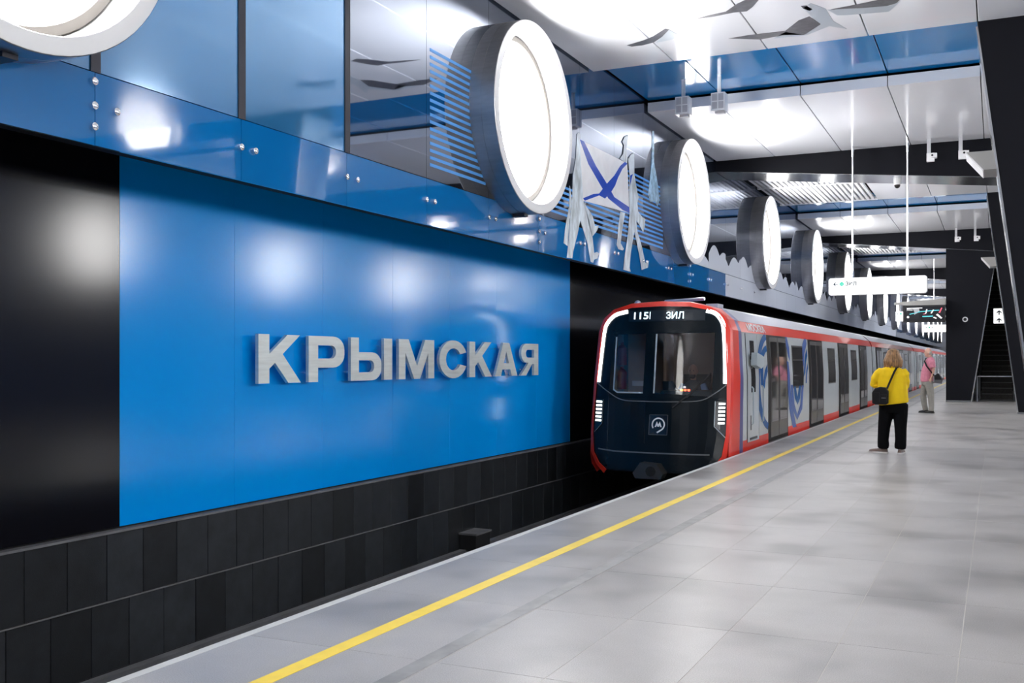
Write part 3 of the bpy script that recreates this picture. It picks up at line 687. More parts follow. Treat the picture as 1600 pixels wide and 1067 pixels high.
# nose shell
b = MB(); b.rings([[(XC+u, Yf(u, z), z) for u, z in FULL], [(XC+u*1.012, Yf(u, z)+.10, z+.012) for u, z in FULL], [(XC+u*1.012, 16.80+.06*max(z, 0), z+.012) for u, z in FULL]], cap=False, closed=False); b.build('red_surround', 'train_red', head)
b = MB(); b.rings([[(XC+u*1.010, 16.79+.06*max(z, 0), z+.011) for u, z in FULL], [(XC+u*1.008, 17.06+.05*max(z, 0), z+.008) for u, z in FULL]], cap=False, closed=False); b.build('violet_band', 'train_violet', head)
b = MB(); b.strip([(XC+u*1.008, 17.3, z+.009) for u, z in FULL if z > 2.1], [(XC+u*1.008, 17.03, z+.009) for u, z in FULL if z > 2.1]); b.build('roof_collar', 'train_violet', head)
INN = [(-.80, -.30), (-.96, -.19), (-1.085, -.02), (-1.13, .30), (-1.135, .60), (-1.115, 1.15), (-1.06, 2.02), (-.96, 2.22), (-.80, 2.325), (-.5, 2.385), (0, 2.40), (.5, 2.385), (.80, 2.325), (.96, 2.22), (1.06, 2.02), (1.115, 1.15), (1.135, .60), (1.13, .30), (1.085, -.02), (.96, -.19), (.80, -.30)]
OUT = [(-.86, -.36), (-1.02, -.23), (-1.15, -.03), (-1.178, .30), (-1.178, .60), (-1.172, 1.2), (-1.13, 2.0), (-1.035, 2.22), (-.84, 2.368), (-.5, 2.458), (0, 2.482)]
OUT = OUT+[(-a, z) for a, z in OUT[::-1][1:]]
b = MB(); A = [(XC+u, Yf(u, z)-.03, z) for u, z in INN]; B = [(XC+u, Yf(u, z)-.012, z) for u, z in OUT]; B2 = [(XC+u*1.012, Yf(u, z)+.10, z*1.004) for u, z in OUT]
b.strip(A, B); b.strip(B, B2); b.strip([(p_[0], p_[1]+.05, p_[2]) for p_ in A], A); b.build('red_frame', 'train_red', head, smooth=True)
WL = [(-.75, 1.02), (-.68, .98), (-.22, .98), (-.21, 1.95), (-.72, 1.94), (-.75, 1.90)]
WR = [(-.02, .97), (.90, .92), (.905, 1.955), (-.02, 1.95)]
mask = fshape('front_mask', [INN, WL, WR], .012, 'train_mask', head, .0)
fshape('left_windscreen', [WL], 0, 'screen_glass', head, .006); fshape('right_windscreen', [WR], 0, 'screen_glass', head, .006)
frib('windscreen_trim', [(-.755, 1.9), (-.755, 1.02), (-.68, .975), (-.22, .975)], .025, 'cab_grey', mask, .008, .006)
frib('windscreen_trim', [(-.03, 1.94), (-.03, .97)], .025, 'cab_grey', mask, .008, .006)
frib('led_strip', smoothline([(-.565, 2.325), (-.80, 2.272), (-.95, 2.145), (-1.005, 2.0), (-1.04, 1.6), (-1.07, 1.14)]), .062, 'led_white', head, .012, .012)
frib('led_strip', smoothline([(.765, 2.315), (.90, 2.27), (1.0, 2.15), (1.04, 2.0), (1.075, 1.6), (1.095, 1.13)]), .062, 'led_white', head, .012, .012)
frib('lower_ridge', smoothline([(-1.11, 1.13), (-.86, .98), (-.59, .855), (-.2, .835), (.3, .835), (.73, .86), (.95, .98), (1.12, 1.12)]), .014, 'train_grey', head, .010, .012)
fshape('destination_display', [[(-.54, 2.155), (.745, 2.155), (.745, 2.335), (-.54, 2.335)]], .01, 'display_dark', head, .012)
fshape('display_screen', [[(.12, 2.165), (.70, 2.165), (.70, 2.325), (.12, 2.325)]], .006, 'display_dark', head, .018)
def ftext(name, s, u0, u1, z0, h, mat, t, par=head, bold=.0):
    cu = bpy.data.curves.new('tmp', 'FONT'); cu.body = s; cu.size = 1; tt = bpy.data.objects.new('tmp', cu); col.objects.link(tt); bpy.context.view_layer.update()
    me = bpy.data.meshes.new_from_object(tt.evaluated_get(bpy.context.evaluated_depsgraph_get())); x0 = min(v.co.x for v in me.vertices); x1 = max(v.co.x for v in me.vertices); y1 = max(v.co.y for v in me.vertices); y0_ = min(v.co.y for v in me.vertices)
    bpy.data.objects.remove(tt); bpy.data.curves.remove(cu); bpy.data.meshes.remove(me)
    f = fr(t); return text_mesh(name, s, 1, mat, par, lambda u, v, w_: f(u0+(u-x0)/(x1-x0)*(u1-u0), z0+(v-y0_)/(y1-y0_)*h, w_), .001, 1, bold)
ftext('display_number', '115', -.44, -.19, 2.19, .115, 'display_text', .022, bold=.012)
frib('display_bar', [(-.16, 2.19), (-.16, 2.31)], .012, 'display_text', head, .02, .002)
ftext('display_name', 'ЗИЛ', .12, .41, 2.19, .115, 'display_text', .026, bold=.012)
for s in (-1, 1):
    u0, u1 = (-1.10, -.96) if s < 0 else (1.0, 1.115)
    fshape('headlight_recess', [[(u0-.01*s, .86), (u1, .84), (u1, .44), (u0, .30)] if s < 0 else [(.96, .84), (1.12, .87), (1.125, .28), (.96, .46)]], .008, 'train_black', head, .008)
    for k in range(6): zz = .50+k*.062; frib('headlight_bar', [(u0+.012, zz), (u1-.012, zz)], .030, 'head_led', head, .016, .012)
frib('headlight_trim', [(.955, .85), (.955, .45), (1.125, .27)], .012, 'cab_grey', head, .012, .008)
frib('headlight_trim', [(-.95, .85), (-.95, .45), (-1.10, .30)], .010, 'train_grey', head, .012, .008)
# emblem: open circle with a tail around an M
cx_, cz_ = .075, .465
ringp = arc(cx_, cz_, .112, 215, -62, 28); ringi = arc(cx_, cz_, .090, 215, -62, 28)
fshape('emblem_plate', [[(-.08, .30), (.225, .30), (.225, .62), (-.08, .62)]], .004, 'train_black', head, .010)
frib('emblem_frame', [(-.08, .30), (.225, .30), (.225, .62), (-.08, .62), (-.08, .30)], .006, 'train_grey', head, .012, .004)
fshape('emblem_ring', [ringp+[(.065, .325), (.05, .345)]+ringi[::-1]], .004, 'logo_white', head, .018)
fshape('emblem_letter', [[(.015, .425), (.04, .425), (.052, .455), (.062, .43), (.088, .43), (.098, .455), (.11, .425), (.135, .425), (.10, .515), (.075, .465), (.05, .515)]], .004, 'logo_white', head, .018)
frib('panel_joint', [(-.17, .84), (-.15, .16)], .006, 'train_black', head, .008, .003); frib('panel_joint', [(-.85, .95), (-.82, .16)], .006, 'train_black', head, .008, .003)
frib('bumper_line', [(-1.0, .03), (-.7, .01), (.9, .0)], .02, 'train_grey', head, .006, .01)
frib('wiper_arm', [(.30, .74), (.55, .95), (.72, 1.12)], .022, 'rubber', head, .03, .015); frib('wiper_blade', [(.52, .90), (.88, 1.30)], .016, 'rubber', head, .03, .02)
cp = MB(); cp.prism([(XC-.24, -.30), (XC-.20, -.38), (XC+.22, -.38), (XC+.26, -.30), (XC+.16, -.15), (XC-.12, -.13)], 'y', 15.55, 15.8); cp.build('coupler', 'cab_dark', head).data.materials[0] = M['rail_steel']
MB().tube([(XC, 15.7, -.27), (XC, 16.6, -.3)], .12, 10).build('coupler_shank', 'train_under', head)
MB().tube([(XC+.06, 15.53, -.26), (XC+.06, 15.57, -.26)], .08, 12).build('coupler_cone', 'rubber', head)
# cab interior
cab = MB(); cab.box(XC-1.0, XC+1.0, 17.55, 17.6, .0, 2.2); cab.build('cab_back_wall', 'cab_beige', head)
MB().box(XC-.20, XC-.15, 17.1, 17.55, .2, 2.1).build('cab_partition', 'cab_beige', head)
MB().box(XC-1.05, XC+1.05, 16.35, 17.6, .78, .82).build('cab_floor', 'cab_dark', head)
MB().box(XC-1.0, XC+1.0, 16.5, 17.55, 2.12, 2.14).build('cab_ceiling', 'cab_grey', head)
MB().prism([(16.32, .82), (16.62, .82), (16.62, .95), (16.45, 1.02), (16.34, 1.0)], 'x', XC-.02, XC+.95).build('driver_desk', 'cab_dark', head)
MB().prism([(XC, .98), (XC+.30, .98), (XC+.22, 1.04), (XC+.15, 1.16), (XC, 1.16)], 'y', 16.4, 16.5).build('desk_hood', 'cab_dark', head)
for i, (u, mname) in enumerate(((.34, 'lamp_amber'), (.40, 'lamp_red'), (.46, 'lamp_red'), (.39, 'screen_white'))): MB().box(XC+u-.02, XC+u+.02, 16.335, 16.35, 1.0+.05*(i == 3), 1.03+.05*(i == 3)).build('console_light', mname, head)
MB().box(XC-1.09, XC-1.03, 16.6, 17.4, .85, 2.1).build('cab_cabinet', 'cab_grey', head)
for zz in (1.0, 1.42):
    x_ = onY(972, 560, 16.95).x; b = MB(); n = 14
    b.rings([[(x_+r*math.cos(2*math.pi*k/n), 16.95+r*math.sin(2*math.pi*k/n), zz+dz) for k in range(n)] for r, dz in ((.085, 0), (.085, .30), (.05, .35), (.03, .36), (.03, .40))]); b.build('extinguisher', 'extinguisher_red', head)
MB().box(XC-.72, XC-.50, 16.95, 17.0, 1.06, 1.15).build('switch_box', 'device_white', head)
b = MB()
MB().tube([(XC-.28, 17.545, 1.28), (XC-.28, 17.52, 1.28)], .035, 12).build('wall_knob', 'rubber', head); MB().tube([(XC-.28, 17.545, 1.86), (XC-.28, 17.52, 1.86)], .035, 12).build('wall_knob', 'rubber', head)
MB().prism([(XC+.93, 1.0), (XC+1.06, 1.0), (XC+1.05, 2.0), (XC+.95, 2.1)], 'y', 16.75, 17.5).build('cab_side_lining', 'cab_grey', head)
# side of the head car
def spx(pts): return [(lambda p_: (p_.y, p_.z))(onX(*crop(x, y, 1150, 500, .1875), SIDE)) for x, y in pts]
def sfr(t): return lambda u, v, w_: (xs(v)+t+w_, u, v)
def sshape(name, pts, mat, t=.008, par=head): return shape(name, sub_poly([spx(pts)], .25), .003, mat, par, sfr(t))
cdoor = sidepatch('cab_door', 'train_white', head, 17.42, 18.35, .10, 1.97, .012, .01)
for a in (17.42, 18.345): sidepatch('door_seam', 'train_grey', cdoor, a, a+.012, .10, 1.97, .014, .01)
sidepatch('door_window', 'side_glass', cdoor, 17.72, 18.05, .95, 1.85, .016, .01)
for yy in (17.66, 18.5): MB().tube([(SIDE+.03, yy, 1.05), (SIDE+.06, yy, 1.02), (SIDE+.06, yy, .42), (SIDE+.03, yy, .40)], .014, 6).build('grab_rail', 'cab_grey', head)
MB().box(SIDE+.01, SIDE+.10, 17.62, 17.66, 1.52, 1.58).build('mirror_arm', 'rubber', head)
MB().prism([(17.55, 1.42), (17.95, 1.36), (18.2, 1.42), (18.2, 1.56), (17.95, 1.60), (17.6, 1.64)], 'x', SIDE+.04, SIDE+.14).build('camera_housing', 'cab_grey', head)
sidepatch('step_slot', 'train_black', cdoor, 17.65, 17.72, .30, .55, .016, .01); sidepatch('step_slot', 'train_black', cdoor, 17.6, 18.2, .13, .17, .016, .01)
def half(cx, cy, rx, ry, a0, a1, n=18): return [(cx+rx*math.cos(math.radians(a0+(a1-a0)*i/n)), cy+ry*math.sin(math.radians(a0+(a1-a0)*i/n))) for i in range(n+1)]
sshape('printed_arc', half(275, 510, 105, 405, 97, 263)+half(275, 510, 78, 350, 263, 97), 'side_blue')
sshape('printed_arc', half(270, 400, 68, 190, 180, 263)+half(270, 400, 44, 140, 263, 180)+[(222, 560), (205, 540)], 'side_blue')
sshape('printed_arc', [(262, 368), (240, 420), (226, 500), (224, 570), (236, 570), (242, 500), (262, 430)], 'side_blue')
for pts, mt in (([(425, 140), (436, 142), (452, 230), (452, 345), (440, 300), (428, 215)], 'side_blue_soft'),
                ([(427, 340), (440, 350), (450, 560), (470, 740), (500, 888), (470, 897), (442, 740), (428, 560)], 'side_blue_soft'),
                ([(455, 540), (470, 540), (484, 700), (507, 790), (533, 700), (545, 540), (560, 540), (548, 740), (507, 832), (468, 740)], 'side_blue_soft'),
                ([(478, 540), (491, 540), (510, 645), (523, 540), (538, 540), (530, 650), (510, 705), (488, 650)], 'side_blue'),
                ([(598, 152), (582, 155), (565, 200), (556, 300), (556, 400), (566, 380), (575, 280), (598, 200)], 'side_blue_soft'),
                ([(598, 240), (582, 290), (568, 400), (562, 470), (574, 440), (585, 350), (598, 300)], 'side_blue'),
                ([(598, 360), (584, 420), (578, 525), (585, 525), (590, 440), (598, 400)], 'side_blue')):
    sshape('printed_arc', pts, mt)
p0, p1 = onX(1169, 508, SIDE), onX(1193, 512, SIDE)
text_mesh('train_name', 'МОСКВА', .17, 'logo_white', head, lambda u, v, w_: (xs(min(2.16, 2.02+v))+.014+w_, 17.72+u*2.0, 2.02+v), .002, 1, .004)
b = MB()
for x_, yy in ((XC-.55, 16.75),): b.ell((x_, yy, 2.47), (.06, .1, .07), 10)
b.build('roof_antenna', 'train_roof', head); MB().tube([(XC-.2, 17.2, 2.53), (XC+.55, 17.0, 2.55)], .03, 8).build('roof_duct', 'train_roof', head)
MB().box(XC+.55, XC+.75, 17.1, 17.5, 2.40, 2.47).build('roof_vent', 'train_roof', head)
cars = ['second metro car right behind the head car, white with a red cornice', 'third metro car of the train, far along the platform', 'fourth metro car of the train, the farthest one in view']
for n in range(3):
    y0 = 37.25+n*19.9; y1 = y0+19.5; root = empty('metro_car', (XC, y0, -1.31)); tag(root, cars[n], 'train', 'cars of the metro train')
    ds = [(y0+.95+4.87*i, y0+.95+4.87*i+2.1) for i in range(4)]
    carbody(root, y0, y1, ds, [(a+2.75, a+4.1) for a, _ in ds[:3]])
    MB().box(XC-.75, XC+.75, y0-.33, y0+.05, -.1, 2.25).build('gangway', 'rubber', root)
# ------------------------------------------------------------------ people
def remesh(mb, name, mat, parent, vox=.012, it=6, local=True):
    me = bpy.data.meshes.new('t'); me.from_pydata(mb.v, [], mb.f)
    bm = bmesh.new(); bm.from_mesh(me); bmesh.ops.recalc_face_normals(bm, faces=bm.faces[:]); bm.to_mesh(me); bm.free()
    o = bpy.data.objects.new('t', me); col.objects.link(o)
    r = o.modifiers.new('r', 'REMESH'); r.mode = 'VOXEL'; r.voxel_size = vox
    s_ = o.modifiers.new('s', 'SMOOTH'); s_.factor = .5; s_.iterations = it
    bpy.context.view_layer.update(); m2 = bpy.data.meshes.new_from_object(o.evaluated_get(bpy.context.evaluated_depsgraph_get()))
    bpy.data.objects.remove(o); bpy.data.meshes.remove(me)
    m2.name = name; m2.materials.clear(); m2.materials.append(M[mat])
    for p_ in m2.polygons: p_.use_smooth = True
    o = bpy.data.objects.new(name, m2); col.objects.link(o); o.parent = parent; return o
def hand(mb, wrist, d, side, r=.009, curl=.5):
    d = Vector(d).normalized(); sd = Vector(side).normalized(); nn = d.cross(sd).normalized(); wv = Vector(wrist)
    mb.tube([wv, wv+d*.04, wv+d*.09], [(.026, .018), (.042, .017), (.040, .014)], 8)
    for k, l in enumerate((.068, .078, .073, .056)):
        p0_ = wv+d*.085+sd*(-.030+.020*k); mb.tube([p0_, p0_+d*l*.5-nn*.01*curl, p0_+d*l*.85-nn*.05*curl], [r, r*.95, r*.75], 6)
    p0_ = wv+d*.03-sd*.035; mb.tube([p0_, p0_+d*.03-sd*.025, p0_+d*.065-sd*.03-nn*.015], [r*1.2, r*1.1, r*.8], 6)
# --- woman seen from behind, arms folded in front
wm = empty('person', (-1.584, 17.526, 0)); cx0 = .06
tag(wm, 'person in a yellow sweater and black trousers with a black shoulder bag, seen from behind', 'person')
b = MB(); hd = (.075, .02, 1.585)
b.ell(hd, (.078, .095, .112)); b.ell((hd[0]-.02, hd[1]+.10, 1.565), (.014, .022, .022), 8); b.ell((hd[0], hd[1]+.055, 1.53), (.055, .05, .06), 10)
for s in (-1, 1): b.ell((hd[0]+s*.078, hd[1], 1.575), (.012, .022, .03), 8)
b.tube([(cx0+.01, 0, 1.35), (cx0+.012, .005, 1.54)], .052, 10)
b.tube([(cx0, 0, .88), (cx0, 0, 1.1), (cx0, 0, 1.32), (cx0, 0, 1.40)], [(.15, .11), (.13, .10), (.16, .09), (.07, .06)], 12)
for s, fx in ((-1, -.09), (1, .165)):
    b.tube([(cx0+s*.09, 0, .92), (cx0+s*.10, .01, .5), (fx, 0, .08)], [.08, .055, .04], 10)
    ex = -.275 if s < 0 else .20; b.tube([(cx0+s*.15, 0, 1.34), (cx0+ex, .03, 1.12), (cx0+s*.06, .21, 1.14)], [.045, .034, .026], 8); hand(b, (cx0+s*.06, .22, 1.14), (-s, .15, .1), (0, .3, 1), curl=.2)
remesh(b, 'body', 'skin', wm, .010)
b = MB(); b.tube([(cx0+.02, .0, .80), (cx0+.015, 0, .84), (cx0+.01, 0, .98), (cx0, 0, 1.12), (cx0, -.005, 1.26), (cx0, 0, 1.345), (cx0+.005, .01, 1.405), (cx0+.01, .01, 1.43)], [(.228, .165), (.236, .17), (.228, .165), (.222, .155), (.225, .148), (.20, .13), (.10, .085), (.065, .06)], 18)
b.tube([(cx0-.15, 0, 1.35), (cx0-.205, -.005, 1.29), (cx0-.265, 0, 1.20), (cx0-.285, .02, 1.12), (cx0-.23, .12, 1.08), (cx0-.08, .20, 1.13)], [.065, .078, .072, .068, .06, .05], 10)
b.tube([(cx0+.15, 0, 1.35), (cx0+.195, .0, 1.28), (cx0+.205, .03, 1.17), (cx0+.20, .08, 1.09), (cx0+.12, .18, 1.10), (cx0+.0, .22, 1.15)], [.065, .075, .066, .06, .055, .048], 10)
remesh(b, 'sweater', 'sweater_yellow', wm, .012, 5)
b = MB(); b.tube([(cx0+.02, 0, .66), (cx0+.02, 0, .76), (cx0+.015, 0, .9)], [(.19, .135), (.208, .15), (.19, .14)], 16)
b.tube([(cx0-.085, 0, .80), (cx0-.10, 0, .62), (cx0-.125, .0, .42), (cx0-.14, .005, .22), (cx0-.135, -.01, .14), (cx0-.14, 0, .085)], [.12, .112, .096, .088, .092, .088], 12)
b.tube([(cx0+.125, 0, .80), (cx0+.125, 0, .62), (cx0+.125, .01, .42), (cx0+.13, .0, .22), (cx0+.125, -.012, .14), (cx0+.12, 0, .085)], [.12, .112, .096, .088, .092, .088], 12)
remesh(b, 'trousers', 'trousers_black', wm, .012, 4)
def shoe(par, c, yaw, ln, mat, sole, wd=.042):
    R_ = Matrix.Rotation(yaw, 3, 'Z'); b_ = MB()
    def T(p_): return R_ @ Vector(p_)+Vector(c)
    b_.rings([[T((w_*math.cos(2*math.pi*k/10), y_+dy, .018+max(0, h_*math.sin(2*math.pi*k/10)) if True else 0)) for k in range(10)] for y_, w_, h_, dy in ((-.07, .028, .055, 0), (-.03, wd*.9, .075, 0), (.04, wd*.95, .065, 0), (ln*.55, wd*1.05, .045, 0), (ln*.72, wd*.7, .03, 0))])
    s0 = b_.build('shoe', mat, par, smooth=True, local=True)
    b_ = MB(); b_.rings([[T((w_*math.cos(2*math.pi*k/10)*1.06, y_, z)) for k in range(10)] for y_, w_, z in ()] or [[T((x_, y_, z)) for x_, y_ in ((-.032, -.085), (.032, -.085), (wd*1.05, -.03), (wd*1.1, ln*.5), (wd*.6, ln*.76), (-wd*.6, ln*.76), (-wd*1.1, ln*.5), (-wd*1.05, -.03))] for z in (0, .022)])
    b_.build('sole', sole, s0, local=True)
shoe(wm, (-.08, .0, 0), math.radians(72), .31, 'shoe_tan', 'shoe_sole'); shoe(wm, (.185, -.03, 0), math.radians(-8), .28, 'shoe_tan', 'shoe_sole')
b = MB(); rr = random.Random(5); b.ell((hd[0], hd[1]-.012, 1.60), (.098, .108, .10), 16)
b.tube([(hd[0], -.02, 1.66), (hd[0], -.035, 1.58), (hd[0]+.01, -.04, 1.50), (hd[0]+.012, -.045, 1.43), (hd[0]+.012, -.05, 1.405)], [(.09, .08), (.112, .09), (.128, .085), (.132, .07), (.11, .05)], 16)
for k in range(26):
    a = -math.pi*(.02+.96*k/25); x_, y_ = hd[0]+.095*math.cos(a), -.01+.085*math.sin(a)
    b.tube([(hd[0]+.06*math.cos(a), -.01+.06*math.sin(a), 1.67), (x_, y_, 1.58), (x_+.035*math.cos(a)+rr.uniform(-.01, .01), y_+.02*math.sin(a), 1.49), (x_+.03*math.cos(a)+rr.uniform(-.02, .02), y_+.01*math.sin(a), 1.385+rr.uniform(-.01, .03))], [.02, .022, .02, .008], 6)
remesh(b, 'hair', 'hair_blond', wm, .008, 3)
bg = empty('shoulder_bag', (-1.584-.10, 17.526-.19, .93)); tag(bg, 'black crossbody bag hanging at the hip of the person in yellow', 'bag')
b = MB(); c = Vector((0, -.03, 0))
b.prism([(-.12, -.11), (-.08, -.135), (.09, -.135), (.12, -.11), (.125, .08), (.08, .14), (0, .15), (-.08, .13), (-.125, .06)], 'y', -.085, .05); remesh(b, 'pouch', 'bag_black', bg, .010, 4)
MB().box(-.095, -.01, -.10, -.08, -.09, .06).build('pocket', 'bag_black', bg, local=True); MB().box(.01, .10, -.10, -.08, -.09, .03).build('pocket', 'bag_black', bg, local=True)
MB().box(.02, .09, -.103, -.098, -.03, -.022).build('zip', 'chrome', bg, local=True)
sp_ = [(.10, -.03, .12), (.13, -.015, .20), (.17, .0, .30), (.205, .03, .39), (.235, .09, .455), (.245, .16, .475), (.235, .25, .47)]
b = MB()
for t in (-.013, .013): pass
b.rings([[(x_-.014, y_, z_+.006), (x_-.014, y_-.006, z_+.006), (x_+.014, y_-.006, z_-.006), (x_+.014, y_, z_-.006)] for x_, y_, z_ in sp_]); b.build('strap', 'bag_black', bg, local=True)
# --- man walking toward the train, pink shirt
mn = empty('person', (-1.745, 31.58, 0)); tag(mn, 'bald person in a pink short sleeved shirt and grey trousers beside the black portal wall', 'person')
b = MB(); hx = -.03
b.ell((hx, 0, 1.745), (.10, .082, .125)); b.ell((hx-.02, 0, 1.67), (.075, .062, .075), 10); b.ell((hx-.105, -.004, 1.72), (.022, .014, .02), 8); b.ell((hx+.005, -.084, 1.72), (.02, .012, .034), 8); b.ell((hx+.005, .084, 1.72), (.02, .012, .034), 8)
b.tube([(.03, 0, 1.52), (-.005, 0, 1.68)], .058, 10); b.tube([(-.04, 0, .9), (-.02, 0, 1.2), (.03, 0, 1.48), (.03, 0, 1.58)], [(.11, .14), (.12, .15), (.10, .17), (.06, .08)], 12)
b.tube([(.06, -.19, 1.50), (.13, -.22, 1.25), (.09, -.20, 1.06), (.06, -.19, 1.0)], [.05, .042, .036, .030], 8); hand(b, (.06, -.19, 1.0), (-.25, 0, -1), (1, 0, -.2))
b.tube([(.03, .19, 1.50), (.05, .22, 1.25), (-.02, .2, 1.05)], [.05, .042, .03], 8); hand(b, (-.02, .2, 1.05), (-.3, 0, -1), (1, 0, -.3))
for y_, kx, fx in ((-.09, .06, .06), (.09, -.14, -.10)): b.tube([(-.03, y_, .92), (kx, y_, .5), (fx, y_, .08)], [.08, .055, .04], 8)
remesh(b, 'body', 'skin', mn, .011)
for s in (-1, 1): MB().ell((hx-.088, s*.032, 1.755), (.010, .013, .008), 8).build('eye', 'hair_dark', mn, local=True)
MB().ell((hx-.088, 0, 1.672), (.008, .024, .006), 8).build('mouth', 'skin_dark', mn, local=True)
b = MB(); b.tube([(-.06, 0, .90), (-.065, 0, .98), (-.05, 0, 1.12), (-.02, 0, 1.28), (.02, 0, 1.43), (.03, 0, 1.53), (.02, 0, 1.60)], [(.17, .20), (.175, .20), (.178, .20), (.168, .20), (.15, .20), (.12, .17), (.065, .075)], 16)
b.tube([(.05, -.15, 1.52), (.08, -.215, 1.44), (.115, -.235, 1.30)], [.075, .085, .085], 10); b.tube([(.03, .15, 1.52), (.05, .215, 1.44), (.06, .235, 1.30)], [.075, .085, .085], 10)
remesh(b, 'shirt', 'shirt_pink', mn, .012, 4)
b = MB(); b.tube([(-.06, 0, .80), (-.06, 0, .97)], [(.15, .18), (.15, .18)], 14)
b.tube([(-.03, -.09, .90), (.03, -.095, .66), (.055, -.095, .42), (.06, -.09, .20), (.055, -.09, .06)], [.125, .105, .085, .078, .076], 12)
b.tube([(-.07, .09, .90), (-.15, .09, .62), (-.17, .09, .48), (-.14, .09, .25), (-.10, .09, .07)], [.125, .10, .085, .078, .076], 12)
remesh(b, 'trousers', 'trousers_grey', mn, .012, 4)
shoe(mn, (.06, -.09, 0), math.radians(70), .25, 'shoe_black', 'shoe_black'); shoe(mn, (-.10, .09, 0), math.radians(100), .26, 'shoe_black', 'shoe_black')
b = MB(); b.ell((hx+.045, 0, 1.72), (.062, .088, .075), 12); remesh(b, 'hair', 'hair_grey', mn, .009, 2)
bg = empty('messenger_bag', (-1.745+.23, 31.58-.20, .98)); tag(bg, 'dark grey messenger bag at the hip of the person in pink', 'bag')
b = MB(); b.prism([(-.10, -.11), (.11, -.14), (.14, .02), (.02, .17), (-.09, .10)], 'y', -.06, .05); remesh(b, 'pouch', 'bag_grey', bg, .010, 4)
MB().prism([(-.08, -.02), (.12, -.02), (.03, .16), (-.08, .10)], 'y', -.07, -.055).build('flap', 'bag_black', bg, local=True)
b = MB(); b.rings([[(x_-.02, y_, z_), (x_-.02, y_-.008, z_), (x_+.02, y_-.008, z_+.012), (x_+.02, y_, z_+.012)] for x_, y_, z_ in ((-.08, -.03, .08), (-.20, -.03, .24), (-.29, -.01, .36), (-.345, .03, .50), (-.30, .10, .60), (-.2, .15, .62))]); b.build('strap', 'bag_black', bg, local=True)
# --- driver in the cab
dp = onY(*crop(612, 465, 900, 440, .29985), 17.05); dr = empty('person', (dp.x, 17.05, .82)); tag(dr, 'driver in a dark vest and blue shirt seated behind the train windscreen', 'person')
hz = dp.z-.82
b = MB(); b.ell((0, -.02, hz), (.078, .092, .115)); b.ell((0, -.06, hz-.06), (.052, .045, .055), 10); b.ell((0, -.115, hz-.01), (.014, .022, .02), 8)
for s in (-1, 1): b.ell((s*.08, -.01, hz-.01), (.012, .02, .03), 8)
b.tube([(0, 0, hz-.25), (0, -.01, hz-.08)], .052, 10); b.tube([(0, .03, 0), (0, .02, hz-.3), (0, 0, hz-.17)], [(.14, .1), (.16, .1), (.08, .06)], 12)
for s in (-1, 1):
    b.tube([(s*.18, 0, hz-.24), (s*.23, -.06, hz-.42), (s*.14, -.28, hz-.36)], [.045, .04, .03], 8); hand(b, (s*.14, -.28, hz-.36), (-.2*s, -1, -.1), (1, 0, 0))
    b.tube([(s*.08, .02, .05), (s*.10, -.25, .05)], [.08, .06], 8)
remesh(b, 'body', 'skin_dark', dr, .010)
for s in (-1, 1): MB().ell((s*.03, -.105, hz+.005), (.012, .008, .007), 8).build('eye', 'hair_dark', dr, local=True)
MB().ell((0, -.10, hz-.065), (.024, .008, .006), 8).build('mouth', 'hair_dark', dr, local=True)
b = MB(); b.ell((0, -.06, hz-.085), (.06, .05, .05), 10); remesh(b, 'beard', 'hair_dark', dr, .008, 2)
b = MB(); b.tube([(0, .03, -.0), (0, .02, hz-.40), (0, .01, hz-.24), (0, 0, hz-.15)], [(.18, .13), (.19, .13), (.17, .11), (.075, .07)], 14); remesh(b, 'vest', 'vest_navy', dr, .012, 4)
b = MB()
for s in (-1, 1):
    b2 = MB().tube([(s*.16, .0, hz-.23), (s*.21, -.02, hz-.33), (s*.235, -.07, hz-.43), (s*.16, -.22, hz-.38)], [.06, .062, .055, .045], 10); remesh(b2, 'sleeve', 'shirt_blue', dr, .012, 3)
MB().box(dp.x-.2, dp.x+.26, 17.16, 17.24, .82, dp.z-.06).build('driver_seat', 'rubber', head)
